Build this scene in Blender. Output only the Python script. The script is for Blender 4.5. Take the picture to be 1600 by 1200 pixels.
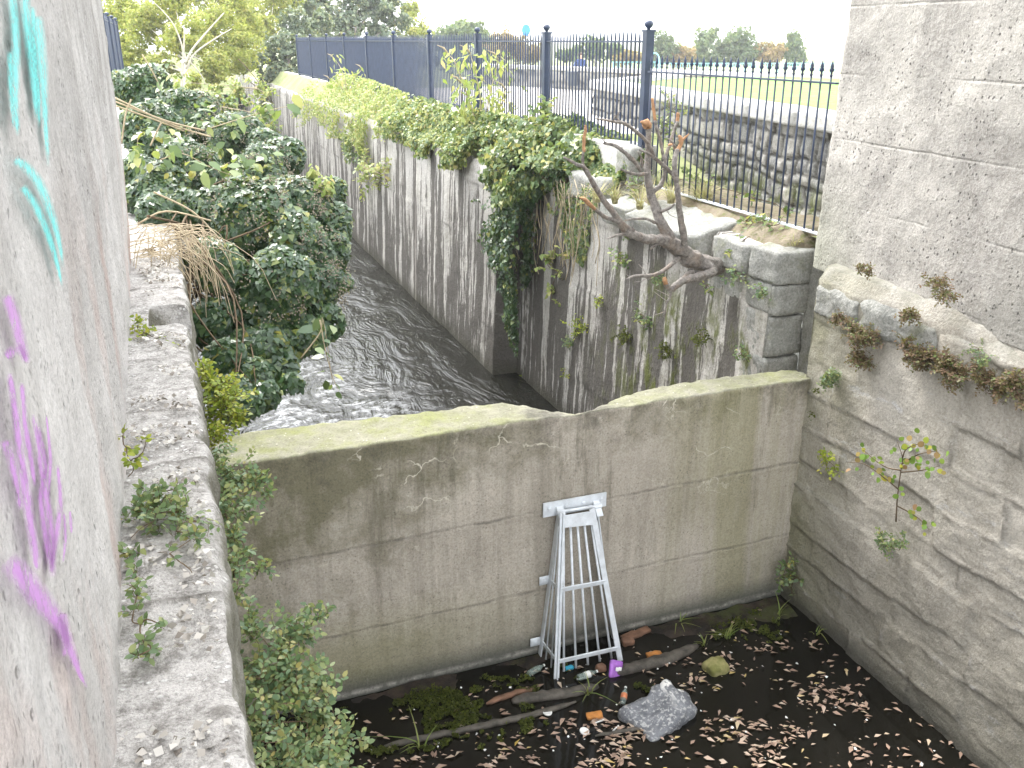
import bpy, math, random
import numpy as np
from mathutils import Matrix, Vector
random.seed(7); RNG = np.random.default_rng(7)
for o in list(bpy.data.objects): bpy.data.objects.remove(o)
S = bpy.context.scene; COL = S.collection
R_ = math.radians
# ------------------------------------------------------------------ camera
PITCH, ROLL, YAW, FPX = R_(20.809), R_(-.16), R_(20.347), 1416.7
_cy, _sy, _cp, _sp = math.cos(YAW), math.sin(YAW), math.cos(PITCH), math.sin(PITCH)
CF = np.array([_sy*_cp, _cy*_cp, -_sp]); _r = np.array([_cy, -_sy, 0.]); _u = np.cross(_r, CF)
CR = math.cos(ROLL)*_r + math.sin(ROLL)*_u; CU = -math.sin(ROLL)*_r + math.cos(ROLL)*_u
cam = bpy.data.cameras.new('camera'); cam.sensor_width = 36; cam.lens = 36*FPX/1600
cam.clip_start = .03; cam.clip_end = 3000
camo = bpy.data.objects.new('camera', cam); COL.objects.link(camo); S.camera = camo
camo.matrix_world = Matrix(((CR[0], CU[0], -CF[0], 0), (CR[1], CU[1], -CF[1], 0), (CR[2], CU[2], -CF[2], 0), (0, 0, 0, 1)))
# ------------------------------------------------------------------ world, sun, exposure
SUN_EL, SUN_AZ = R_(52), R_(-12)          # azimuth from +Y towards +X (negative: upstream, to the left)
W = bpy.data.worlds.new('World'); S.world = W; W.use_nodes = True
nt = W.node_tree; nt.nodes.clear()
sky = nt.nodes.new('ShaderNodeTexSky'); sky.sky_type = 'NISHITA'; sky.sun_disc = False
sky.sun_elevation = SUN_EL; sky.sun_rotation = SUN_AZ; sky.air_density = 1.; sky.dust_density = 4.; sky.ozone_density = 1.
hs = nt.nodes.new('ShaderNodeHueSaturation'); hs.inputs['Saturation'].default_value = .18; hs.inputs['Value'].default_value = 1.
bg = nt.nodes.new('ShaderNodeBackground'); bg.inputs[1].default_value = .15
wo = nt.nodes.new('ShaderNodeOutputWorld')
nt.links.new(sky.outputs[0], hs.inputs['Color']); cl = nt.nodes.new('ShaderNodeMix'); cl.data_type = 'RGBA'; cl.inputs[0].default_value = .8; cl.inputs[7].default_value = (6.6, 6.75, 7.0, 1)   # even cloud cover
nt.links.new(hs.outputs[0], cl.inputs[6]); nt.links.new(cl.outputs[2], bg.inputs[0]); nt.links.new(bg.outputs[0], wo.inputs[0])
sl = bpy.data.lights.new('sun', 'SUN'); sl.energy = 1.2; sl.angle = R_(20); sl.color = (1, .96, .9)
so = bpy.data.objects.new('sun', sl); COL.objects.link(so)
sd = Vector((math.sin(SUN_AZ)*math.cos(SUN_EL), math.cos(SUN_AZ)*math.cos(SUN_EL), math.sin(SUN_EL)))
so.rotation_euler = sd.to_track_quat('Z', 'Y').to_euler()
S.view_settings.view_transform = 'Standard'; S.view_settings.look = 'None'; S.view_settings.exposure = 2.2; S.view_settings.gamma = 1
S.render.engine = 'CYCLES'; S.cycles.max_bounces = 5; S.cycles.diffuse_bounces = 3; S.cycles.glossy_bounces = 2; S.cycles.transparent_max_bounces = 6

# ------------------------------------------------------------------ helpers
def ray(px, py): return CF + CR*(px-800)/FPX - CU*(py-600)/FPX
def at(px, py, ax, v):
    """point where the sight line of a photo pixel meets the world plane X, Y or Z = v"""
    d = ray(px, py); return d*v/d[ax]
def atd(px, py, dep): return ray(px, py)*dep
X, Y, Z = 0, 1, 2
def hsh(ix, iy, iz, s):
    h = (ix*374761393 + iy*668265263 + iz*2147483647 + s*1274126177) & 0xffffffff
    h = ((h ^ (h >> 13))*1274126177) & 0xffffffff
    h = ((h ^ (h >> 16))*2246822519) & 0xffffffff
    return ((h ^ (h >> 15)) & 0xffff)/65535.
def noise(P, sc=1., s=0):
    P = np.asarray(P, float)*sc; i = np.floor(P).astype(np.int64); f = P-i; f = f*f*(3-2*f); r = 0
    for a in (0, 1):
        for b in (0, 1):
            for c in (0, 1):
                w = (f[..., 0] if a else 1-f[..., 0])*(f[..., 1] if b else 1-f[..., 1])*(f[..., 2] if c else 1-f[..., 2])
                r = r + w*hsh(i[..., 0]+a, i[..., 1]+b, i[..., 2]+c, s)
    return r*2-1
def fbm(P, sc=1., s=0, o=4):
    r = 0; a = .5
    for k in range(o): r = r + a*noise(P, sc*2**k, s+k*17); a *= .55
    return r
def mesh(name, V, F, m=None, parent=None, smooth=False, uv=None):
    me = bpy.data.meshes.new(name); V = np.asarray(V, float)
    if isinstance(F, np.ndarray):
        n, k = F.shape
        me.vertices.add(len(V)); me.vertices.foreach_set('co', V.astype(np.float32).ravel())
        me.loops.add(n*k); me.loops.foreach_set('vertex_index', F.astype(np.int32).ravel())
        me.polygons.add(n); me.polygons.foreach_set('loop_start', np.arange(0, n*k, k, dtype=np.int32))
        me.update(calc_edges=True); me.validate()
    else: me.from_pydata(V.tolist(), [], F); me.update()
    if uv is not None:
        l = me.uv_layers.new(name='UVMap'); vi = np.zeros(len(me.loops), np.int32); me.loops.foreach_get('vertex_index', vi)
        l.data.foreach_set('uv', np.asarray(uv, np.float32)[vi].ravel())
    if smooth: me.polygons.foreach_set('use_smooth', [True]*len(me.polygons))
    o = bpy.data.objects.new(name, me); COL.objects.link(o)
    if m: me.materials.append(m)
    if parent: o.parent = parent
    return o
def tag(o, label=None, cat=None, group=None, kind=None):
    for k, v in (('label', label), ('category', cat), ('group', group), ('kind', kind)):
        if v: o[k] = v
    return o
def thing(name, label, cat, group=None, kind=None, loc=None):
    o = bpy.data.objects.new(name, None); COL.objects.link(o); o.empty_display_size = .1
    if loc is not None: o['_base'] = [float(a) for a in loc]; o.location = [float(a) for a in loc]
    return tag(o, label, cat, group, kind)
def under(t):
    """children are written in world coordinates; shift them to their thing's base"""
    loc = t.location.copy()
    for c in t.children:
        c.location = c.location - loc
    if '_base' in t: del t['_base']
def gridF(nu, nv, closeu=False):
    u = np.arange(nu if closeu else nu-1); v = np.arange(nv-1)
    a, b = np.meshgrid(u, v, indexing='ij'); a2 = (a+1) % nu
    return np.stack([a*nv+b, a2*nv+b, a2*nv+b+1, a*nv+b+1], -1).reshape(-1, 4)
class MB:
    def __init__(s): s.V = []; s.F = []
    def add(s, V, F):
        b = len(s.V); s.V += [tuple(map(float, v)) for v in V]; s.F += [tuple(int(i)+b for i in f) for f in F]; return s
    def box(s, a, b):
        (x0, y0, z0), (x1, y1, z1) = a, b
        return s.add([(x0,y0,z0),(x1,y0,z0),(x1,y1,z0),(x0,y1,z0),(x0,y0,z1),(x1,y0,z1),(x1,y1,z1),(x0,y1,z1)],
                     [(0,3,2,1),(4,5,6,7),(0,1,5,4),(1,2,6,5),(2,3,7,6),(3,0,4,7)])
    def bar(s, a, b, w, d=None, up=(0, 1, 0)):
        a, b = np.array(a, float), np.array(b, float); d = d or w; t = b-a; t /= np.linalg.norm(t)
        u = np.cross(t, up)
        if np.linalg.norm(u) < 1e-4: u = np.cross(t, (1, 0, 0))
        u /= np.linalg.norm(u); v = np.cross(t, u); V = []
        for p in (a, b):
            for i, j in ((-1,-1),(1,-1),(1,1),(-1,1)): V.append(p+u*w/2*i+v*d/2*j)
        return s.add(V, [(0,3,2,1),(4,5,6,7),(0,1,5,4),(1,2,6,5),(2,3,7,6),(3,0,4,7)])
    def tube(s, P, r, n=8, cap=True, rough=0, seed=0):
        P = np.array(P, float); k = len(P); r = np.ones(k)*r if np.isscalar(r) else np.array(r, float)
        T = np.gradient(P, axis=0); T /= np.linalg.norm(T, axis=1)[:, None]+1e-9
        u = np.cross(T[0], (0.3, .2, 1.)); u /= np.linalg.norm(u)+1e-9; V = []
        for i in range(k):
            u = u-T[i]*(u@T[i]); u /= np.linalg.norm(u)+1e-9; v = np.cross(T[i], u)
            for j in range(n):
                a = 2*math.pi*j/n; q = r[i]
                if rough: q *= 1+rough*math.sin(j*2.4+seed)*.5+rough*(random.random()-.5)
                V.append(P[i]+(u*math.cos(a)+v*math.sin(a))*q)
        F = [(i*n+j, i*n+(j+1) % n, (i+1)*n+(j+1) % n, (i+1)*n+j) for i in range(k-1) for j in range(n)]
        if cap: F += [tuple(range(n-1, -1, -1)), tuple((k-1)*n+j for j in range(n))]
        return s.add(V, F)
    def lathe(s, c, prof, n=12, axis=(0, 0, 1)):
        c = np.array(c, float); ax = np.array(axis, float); ax /= np.linalg.norm(ax)
        u = np.cross(ax, (1, 0, .3)); u /= np.linalg.norm(u); v = np.cross(ax, u); V = []
        for r, h in prof:
            for j in range(n):
                a = 2*math.pi*j/n; V.append(c+ax*h+(u*math.cos(a)+v*math.sin(a))*r)
        k = len(prof)
        F = [(i*n+j, i*n+(j+1) % n, (i+1)*n+(j+1) % n, (i+1)*n+j) for i in range(k-1) for j in range(n)]
        F += [tuple(range(n-1, -1, -1)), tuple((k-1)*n+j for j in range(n))]
        return s.add(V, F)
    def build(s, name, m, parent=None, smooth=False):
        return mesh(name, s.V, s.F, m, parent, smooth)
def spline(P, n=4):
    """Catmull-Rom through the rows of P"""
    P = np.array(P, float); Q = np.vstack([2*P[0]-P[1], P, 2*P[-1]-P[-2]]); out = []
    for i in range(1, len(Q)-2):
        for k in range(n):
            t = k/n; a, b, c, d = Q[i-1], Q[i], Q[i+1], Q[i+2]
            out.append(.5*((2*b)+(c-a)*t+(2*a-5*b+4*c-d)*t*t+(3*b-a-3*c+d)*t**3))
    out.append(P[-1]); return np.array(out)

# ------------------------------------------------------------------ materials
class NT:
    def __init__(s, name):
        s.m = bpy.data.materials.new(name); s.m.use_nodes = True; s.t = s.m.node_tree; s.t.nodes.clear()
        s.pos = s.n('ShaderNodeNewGeometry').outputs['Position']
    def n(s, k, **kw):
        o = s.t.nodes.new(k)
        for a, b in kw.items(): setattr(o, a, b)
        return o
    def put(s, sock, v):
        if isinstance(v, bpy.types.NodeSocket): s.t.links.new(v, sock)
        elif v is not None:
            if sock.type == 'RGBA' and len(v) == 3: v = (*v, 1)
            sock.default_value = v
    def sc(s, v, scale, loc=(0, 0, 0), rot=(0, 0, 0)):
        o = s.n('ShaderNodeMapping'); s.put(o.inputs[0], v); o.inputs['Scale'].default_value = scale; o.inputs['Location'].default_value = loc
        o.inputs['Rotation'].default_value = rot; return o.outputs[0]
    def noise(s, scale=5, detail=5, rough=.6, v=None, dist=0, out=0):
        o = s.n('ShaderNodeTexNoise'); s.put(o.inputs['Vector'], v or s.pos); s.put(o.inputs['Scale'], scale); s.put(o.inputs['Detail'], detail)
        s.put(o.inputs['Roughness'], rough); s.put(o.inputs['Distortion'], dist); return o.outputs[out]
    def voro(s, scale=5, feat='F1', v=None, out=0, rnd=1.):
        o = s.n('ShaderNodeTexVoronoi', feature=feat); s.put(o.inputs['Vector'], v or s.pos); s.put(o.inputs['Scale'], scale); o.inputs['Randomness'].default_value = rnd
        return o.outputs[out]
    def ramp(s, f, *st, interp='LINEAR'):
        o = s.n('ShaderNodeValToRGB'); s.put(o.inputs[0], f); e = o.color_ramp; e.interpolation = interp
        while len(e.elements) < len(st): e.elements.new(.5)
        for el, (p, c) in zip(e.elements, st):
            el.position = p; el.color = (c, c, c, 1) if np.isscalar(c) else (*c, 1)
        return o.outputs[0]
    def mix(s, f, a, b, mode='MIX'):
        o = s.n('ShaderNodeMix', data_type='RGBA', blend_type=mode); s.put(o.inputs[0], f); s.put(o.inputs[6], a); s.put(o.inputs[7], b); return o.outputs[2]
    def ma(s, op, a, b=None, clamp=False):
        o = s.n('ShaderNodeMath', operation=op, use_clamp=clamp); s.put(o.inputs[0], a)
        if b is not None: s.put(o.inputs[1], b)
        return o.outputs[0]
    def xyz(s, i, v=None):
        o = s.n('ShaderNodeSeparateXYZ'); s.put(o.inputs[0], v or s.pos); return o.outputs[i]
    def nz(s, i=2):
        return s.xyz(i, s.n('ShaderNodeNewGeometry').outputs['Normal'])
    def rng(s, v, a, b, c=0., d=1.):
        o = s.n('ShaderNodeMapRange'); s.put(o.inputs[0], v); 
        for k, q in zip((1, 2, 3, 4), (a, b, c, d)): o.inputs[k].default_value = q
        return o.outputs[0]
    def bump(s, h, st=.5, dist=.02, nrm=None):
        o = s.n('ShaderNodeBump'); s.put(o.inputs['Height'], h); o.inputs['Strength'].default_value = st; o.inputs['Distance'].default_value = dist
        if nrm: s.put(o.inputs['Normal'], nrm)
        return o.outputs[0]
    def pbr(s, col, rough=.9, nrm=None, metal=0., spec=.3, alpha=None, trans=0., ior=None, emis=None):
        p = s.n('ShaderNodeBsdfPrincipled'); s.put(p.inputs['Base Color'], col); s.put(p.inputs['Roughness'], rough); s.put(p.inputs['Metallic'], metal)
        s.put(p.inputs['Specular IOR Level'], spec)
        if nrm: s.put(p.inputs['Normal'], nrm)
        if alpha is not None: s.put(p.inputs['Alpha'], alpha)
        if trans: p.inputs['Transmission Weight'].default_value = trans
        if ior: p.inputs['IOR'].default_value = ior
        return s.out(p.outputs[0])
    def grain(s, c, sc=70, lo=.62, hi=1.22, speck=.5):
        """sand, pores and flecks a few millimetres across"""
        g = s.ramp(s.noise(sc, 4, .85), (.30, lo), (.5, 1.), (.70, hi)); c = s.mix(1., c, g, 'MULTIPLY')
        w = s.n('ShaderNodeTexWhiteNoise'); v = s.n('ShaderNodeTexVoronoi'); s.put(v.inputs['Vector'], s.pos); v.inputs['Scale'].default_value = sc*.55
        sp = s.ma('MULTIPLY', s.ramp(v.outputs[0], (.10, speck), (.28, 0.)), s.ramp(s.noise(5.3, 4, .7), (.45, 0.), (.58, 1.))); return s.mix(sp, c, (.07, .065, .055))
    def out(s, sh):
        o = s.n('ShaderNodeOutputMaterial'); s.t.links.new(sh, o.inputs[0]); return s.m
def plain(name, col, rough=.6, metal=0., var=.15, sc=8, spec=.4, bump=0.):
    a = NT(name); c = a.mix(a.ramp(a.noise(sc, 5), (.3, 0.), (.7, 1.)), tuple(x*(1-var) for x in col), tuple(min(1, x*(1+var)) for x in col))
    return a.pbr(c, rough, a.bump(a.noise(sc*8, 3), bump, .004) if bump else None, metal, spec)
def leafmat(name, stops, rough=.42, trans=.35, spec=.5, bri=1.):
    a = NT(name); g = a.n('ShaderNodeNewGeometry'); f = g.outputs['Random Per Island']
    f2 = a.ma('ADD', a.ma('MULTIPLY', f, .8), a.ma('MULTIPLY', a.noise(1.7, 2), .22))
    c = a.ramp(f2, *[(p, tuple(min(1, q*bri) for q in col)) for p, col in stops], interp='LINEAR')
    p = a.n('ShaderNodeBsdfPrincipled'); a.put(p.inputs['Base Color'], c); p.inputs['Roughness'].default_value = rough; p.inputs['Specular IOR Level'].default_value = spec
    t = a.n('ShaderNodeBsdfTranslucent'); a.put(t.inputs[0], a.mix(.5, c, (.35, .42, .05), 'MIX'))
    m = a.n('ShaderNodeMixShader'); m.inputs[0].default_value = trans; a.t.links.new(p.outputs[0], m.inputs[1]); a.t.links.new(t.outputs[0], m.inputs[2])
    return a.out(m.outputs[0])

def mat_pier(name, side):
    a = NT(name); v = a.pos
    base = a.mix(a.ramp(a.noise(1.5, 6, .66), (.38, 0.), (.62, 1.)), ((.33, .31, .285) if side == 'R' else (.47, .455, .44)), ((.55, .52, .475) if side == 'R' else (.64, .62, .60)))
    st = a.noise(1, 6, .7, a.sc(v, (2.2, 2.2, .28)))                              # long vertical weathering
    c = a.mix(a.ramp(st, (.4, 0.), (.72, .55)), base, (.25, .235, .215))
    fine = a.noise(26, 6, .75)
    c = a.mix(a.ramp(fine, (.42, .0), (.75, .6)), c, (.60, .58, .55))
    pitv = a.voro(30, v=a.sc(v, (1, 1, .7)))
    area = a.ramp(a.noise(2.6, 5, .7), (.42, 0.), (.56, 1.))
    pit = a.ma('MULTIPLY', a.ramp(pitv, (.08, 1.), (.24, 0.)), area)
    c = a.mix(a.ma('MULTIPLY', pit, .6 if side == 'R' else .22), c, (.12, .115, .11))
    if side == 'L':
        pk = a.ma('MULTIPLY', a.ramp(a.noise(1, 4, .6, a.sc(v, (1.2, 1.2, .5), (3, 1, 0))), (.5, 0.), (.68, .6)), a.rng(a.xyz(2), -.9, -.3, 1, 0))
        c = a.mix(pk, c, (.45, .26, .20))
        dk = a.ma('MULTIPLY', a.rng(a.xyz(1), 2.4, 5.4, 0, 1), a.ma('MULTIPLY', a.ramp(a.noise(1, 5, .7, a.sc(v, (3, 1.4, .35))), (.36, 0.), (.62, .75)), a.rng(a.xyz(2), -1.1, -.3, .15, 1)))
        c = a.mix(dk, c, (.20, .185, .17))
    else:
        dk = a.ma('MULTIPLY', a.rng(a.xyz(1), 4.6, 3.6, 0, 1), a.ramp(a.noise(1, 4, .6, a.sc(v, (1, 1.6, .7))), (.42, 0.), (.58, .6)))
        c = a.mix(dk, c, (.22, .215, .19))
        gr = a.ma('MULTIPLY', a.rng(a.xyz(1), 5.2, 5.9, 0, 1), a.rng(a.xyz(2), -.9, -1.55, 0, .6)); c = a.mix(gr, c, (.30, .32, .22))
    # formwork lines
    w = a.ma('ADD', a.xyz(2), a.ma('MULTIPLY', a.noise(2.3, 3), .03))
    ln = a.ma('ABSOLUTE', a.ma('SUBTRACT', a.ma('FRACT', a.ma('DIVIDE', w, .46)), .5)); ln = a.rng(ln, 0., .028, 1, 0)
    lmk = a.ma('MULTIPLY', ln, a.ramp(a.noise(3.1, 3), (.45, 0.), (.65, .35 if side == 'R' else .0)))
    c = a.mix(lmk, c, (.62, .60, .56))
    c = a.grain(c, 60, .70, 1.16, .45)
    h = a.ma('ADD', a.ma('MULTIPLY', fine, .8), a.ma('ADD', a.ma('MULTIPLY', pit, -.9), a.ma('MULTIPLY', a.noise(9, 4), .7)))
    h = a.ma('ADD', h, a.ma('MULTIPLY', a.ma('MULTIPLY', ln, a.ramp(a.noise(2.1, 3), (.4, 0.), (.6, 1.))), -.35 if side == 'R' else 0.))
    return a.pbr(c, .93, a.bump(h, .9, .03 if side == 'R' else .018), spec=.2)

def mat_dam():
    a = NT('dam_concrete'); v = a.pos; z = a.xyz(2); x = a.xyz(0); up = a.nz()
    n1 = a.noise(1.1, 6, .65); n2 = a.noise(5.5, 6, .7); n3 = a.noise(30, 5, .7)
    c = a.mix(a.ramp(n1, (.35, 0.), (.65, 1.)), (.36, .32, .265), (.52, .47, .40))
    c = a.mix(a.ramp(n3, (.38, .0), (.75, .55)), c, (.50, .47, .41))
    stv = a.noise(1, 5, .7, a.sc(v, (7, 1, .45)))
    c = a.mix(a.ramp(stv, (.45, 0.), (.68, .5)), c, (.20, .18, .14))
    # olive algae: left side and just under the top edge, blotchy
    mo = a.ma('ADD', a.rng(x, 2.6, .3, 0, .62), a.rng(z, -3.35, -2.5, 0, .62))
    mo = a.ma('ADD', mo, a.ma('MULTIPLY', a.ma('SUBTRACT', a.noise(2.4, 6, .72), .5), 2.0))
    c = a.mix(a.ramp(mo, (.42, 0.), (1.0, .8)), c, (.125, .118, .062))
    tide = a.ramp(a.noise(1, 6, .8, a.sc(v, (5, 1, .55), (2, 0, 1))), (.56, 0.), (.63, .55)); c = a.mix(a.ma('MULTIPLY', tide, a.rng(z, -4.2, -2.5, .2, 1)), c, (.13, .12, .085))
    dk = a.ma('ADD', a.rng(z, -2.95, -2.5, 0, .45), a.ma('MULTIPLY', a.ma('SUBTRACT', a.noise(5, 7, .8), .5), 2.4))
    c = a.mix(a.ramp(dk, (.3, 0.), (.8, .7)), c, (.085, .08, .062))
    gy = a.ma('MULTIPLY', a.rng(z, -3.7, -4.1, 0, 1), a.rng(x, 2.6, 1.0, 0, .55)); c = a.mix(gy, c, (.25, .24, .12))
    gr = a.ma('MULTIPLY', a.ramp(a.noise(1, 4, .6, a.sc(v, (3, 1, .3), (4, 0, 0))), (.45, 0.), (.62, .5)), a.rng(x, 3.0, 3.7, 0, 1)); c = a.mix(gr, c, (.27, .26, .13))
    # lime cracks
    vv = a.n('ShaderNodeVectorMath', operation='ADD'); a.put(vv.inputs[0], v); sv = a.n('ShaderNodeVectorMath', operation='SCALE'); a.put(sv.inputs[0], a.noise(3.5, 4, v=v, out=1)); sv.inputs[3].default_value = .35; a.put(vv.inputs[1], sv.outputs[0])
    cr = a.voro(2.1, 'DISTANCE_TO_EDGE', vv.outputs[0]); cr = a.ramp(cr, (.002, 1.), (.014, 0.))
    cr = a.ma('MULTIPLY', cr, a.ramp(a.noise(1.9, 3, v=a.sc(v, (1, 1, 1), (1.5, 2, 3))), (.53, 0.), (.60, 1.)))
    cr = a.ma('MULTIPLY', cr, a.rng(z, -3.5, -3.1, 0, 1)); c = a.mix(cr, c, (.62, .58, .48))
    lim = a.ma('MULTIPLY', a.ramp(a.noise(1, 5, .75, a.sc(v, (9, 1, 1.1), (1, 5, 2))), (.64, 0.), (.72, .7)), a.rng(z, -2.6, -3.0, 0, 1)); c = a.mix(lim, c, (.55, .52, .44))
    # pour joints
    w = a.ma('ADD', a.ma('ADD', z, a.ma('MULTIPLY', a.noise(3, 3), .05)), a.ma('MULTIPLY', x, -.012))
    j = None
    for zz in (JZ1, JZ2):
        d = a.rng(a.ma('ABSOLUTE', a.ma('SUBTRACT', w, zz+.025)), .0, .02, 1, 0); j = d if j is None else a.ma('MAXIMUM', j, d)
    jm = a.ma('MULTIPLY', j, a.ramp(a.noise(5, 5, .7), (.42, .05), (.6, .75))); c = a.mix(jm, c, (.14, .13, .11))
    c = a.mix(a.ma('ADD', a.rng(z, -4.26, -4.45, 0, .75), a.rng(z, -3.95, -4.4, 0, .25)), c, (.085, .088, .075))
    lo = a.ma('MULTIPLY', a.rng(a.ma('ABSOLUTE', a.ma('SUBTRACT', z, -4.46)), 0, .035, 1, 0), a.ramp(a.noise(14, 4), (.4, .2), (.6, .8))); c = a.mix(lo, c, (.4, .38, .34))
    # top surface: pale with yellow-green algae
    tn = a.noise(2.2, 6, .7); tc = a.mix(a.ramp(tn, (.38, 0.), (.62, 1.)), (.19, .19, .125), (.27, .26, .21))
    tg = a.ma('MULTIPLY', a.ramp(a.noise(3.3, 6, .7, v=a.sc(v, (1, 1, 1), (2, 3, 1))), (.45, 0.), (.62, .8)), a.ma('ADD', a.rng(x, 2.9, 3.9, .35, .5), a.rng(x, 2.4, 1.6, 0, .35)))
    tc = a.mix(tg, tc, (.19, .21, .06)); tc = a.mix(a.ramp(a.voro(17), (.05, .8), (.12, 0.)), tc, (.55, .53, .47))
    tc = a.mix(a.ma('MULTIPLY', a.ramp(n3, (.5, 0.), (.66, 1.)), .35), tc, (.16, .15, .11))
    rub = a.rng(a.ma('ABSOLUTE', a.ma('SUBTRACT', x, NX)), .25, .5, 1, 0); tc = a.mix(a.ma('MULTIPLY', rub, a.ramp(n2, (.4, 0.), (.6, .85))), tc, (.10, .095, .08))
    c = a.mix(a.rng(up, .45, .75), c, tc)
    c = a.grain(c, 62, .66, 1.2, .5)
    h = a.ma('ADD', a.ma('MULTIPLY', n3, .6), a.ma('ADD', a.ma('MULTIPLY', n2, .8), a.ma('MULTIPLY', j, -.35)))
    return a.pbr(c, .92, a.bump(h, .6, .018), spec=.2)

def joint_attr(a):
    o = a.n('ShaderNodeAttribute'); o.attribute_name = 'joint'; return o.outputs['Fac']
def mat_masonry():
    a = NT('lock_masonry'); v = a.pos; z = a.xyz(2); up = a.nz(); y = a.xyz(1)
    n1 = a.noise(1.4, 6, .65); n2 = a.noise(8, 6, .7); n3 = a.noise(34, 5, .75)
    c = a.mix(a.ramp(n1, (.34, 0.), (.66, 1.)), (.36, .33, .285), (.52, .485, .43))
    c = a.mix(a.ramp(n3, (.40, 0.), (.72, .5)), c, (.58, .55, .49))
    st = a.noise(1, 5, .7, a.sc(v, (1, 2.5, .5))); c = a.mix(a.ramp(st, (.48, 0.), (.7, .5)), c, (.22, .20, .16))
    lime = a.ramp(a.noise(1, 6, .8, a.sc(v, (1, 1.3, 4.5), (0, 4, 2))), (.60, 0.), (.68, .75)); c = a.mix(lime, c, (.56, .56, .57))
    low = a.rng(z, -3.2, -4.4, 0, .62); c = a.mix(low, c, (.155, .15, .115))
    cor = a.ma('MULTIPLY', a.rng(y, 4.7, 5.4, 0, .6), a.ramp(a.noise(2.2, 4), (.35, .3), (.6, 1.))); c = a.mix(cor, c, (.20, .20, .10))
    jt = joint_attr(a); c = a.mix(a.ma('MULTIPLY', jt, a.ramp(a.noise(9, 3), (.35, .25), (.6, 1.))), c, (.10, .09, .075))
    c = a.mix(a.ma('MULTIPLY', jt, a.ramp(a.noise(4.4, 3, v=a.sc(v, (1, 1, 1), (5, 5, 5))), (.55, .0), (.64, .8))), c, (.5, .49, .48))
    c = a.mix(a.rng(z, -4.32, -4.46, 0, .7), c, (.05, .05, .042))
    c = a.mix(a.ma('MULTIPLY', a.rng(up, .3, .7), .75), c, a.mix(a.ramp(a.noise(4, 4), (.42, 0.), (.6, 1.)), (.19, .19, .155), (.30, .295, .27)))
    c = a.grain(c, 55, .68, 1.2, .35)
    h = a.ma('ADD', a.ma('MULTIPLY', n3, .7), n2)
    return a.pbr(c, .93, a.bump(h, .8, .024), spec=.2)
def mat_canalwall():
    a = NT('stained_masonry'); v = a.pos; z = a.xyz(2); y = a.xyz(1)
    n1 = a.noise(1.1, 5, .6); n3 = a.noise(24, 5, .7)
    c = a.mix(a.ramp(n1, (.35, 0.), (.65, 1.)), (.38, .36, .33), (.56, .54, .50))
    c = a.mix(a.ramp(n3, (.4, 0.), (.75, .5)), c, (.54, .52, .49))
    zz = a.rng(z, -1.6, -4.5, 0., 1.)
    wig = a.ma('MULTIPLY', a.noise(2.2, 3), .35)
    zd = a.ma('MULTIPLY', a.noise(1.3, 3), .5); fr = a.noise(1, 5, .68, a.sc(v, (0, 2.6, .26))); fr2 = a.noise(1, 3, .6, a.sc(v, (0, 9, .3), (0, 3, 0)))
    dark = a.ma('ADD', a.ma('ADD', fr, a.ma('MULTIPLY', fr2, .35)), a.ma('MULTIPLY', zz, .13))
    dark = a.ma('ADD', dark, a.ma('MULTIPLY', a.ma('SUBTRACT', a.noise(9, 4, .7), .5), .10)); c = a.mix(a.ramp(a.noise(2.1, 6, .75), (.50, 0.), (.68, .45)), c, (.24, .235, .17)); c = a.mix(a.ramp(dark, (.715, 0.), (.745, .88)), c, (.06, .053, .045))
    soft = a.noise(1, 5, .7, a.sc(v, (0, 14, .5), (0, 1, 4))); c = a.mix(a.ramp(soft, (.46, 0.), (.7, .5)), c, (.17, .155, .14))
    wh = a.noise(1, 5, .75, a.sc(v, (0, 11, 1.0), (0, 7, 1))); c = a.mix(a.ma('MULTIPLY', a.ramp(wh, (.60, 0.), (.66, .85)), a.ramp(zz, (.1, .3), (.8, 1.))), c, (.66, .65, .62))
    jt = joint_attr(a); c = a.mix(a.ma('MULTIPLY', jt, .6), c, (.10, .095, .085))
    moss = a.ma('MULTIPLY', a.ramp(a.noise(3.2, 5, .7, a.sc(v, (0, 1.2, .5), (0, 2, 6))), (.50, 0.), (.60, .9)), a.ma('MULTIPLY', a.rng(y, 9.5, 7.8, 0, 1), a.rng(z, -2.0, -2.5, 0, 1)))
    c = a.mix(moss, c, (.10, .115, .025))
    c = a.mix(a.rng(z, -4.3, -4.52, 0, .8), c, (.06, .058, .04))
    c = a.grain(c, 40, .62, 1.22, .5)
    h = a.ma('ADD', a.ma('MULTIPLY', n3, .6), a.ma('ADD', a.noise(6, 5, .7), a.ma('MULTIPLY', moss, .7)))
    return a.pbr(c, .9, a.bump(h, .6, .025), spec=.25)
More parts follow.
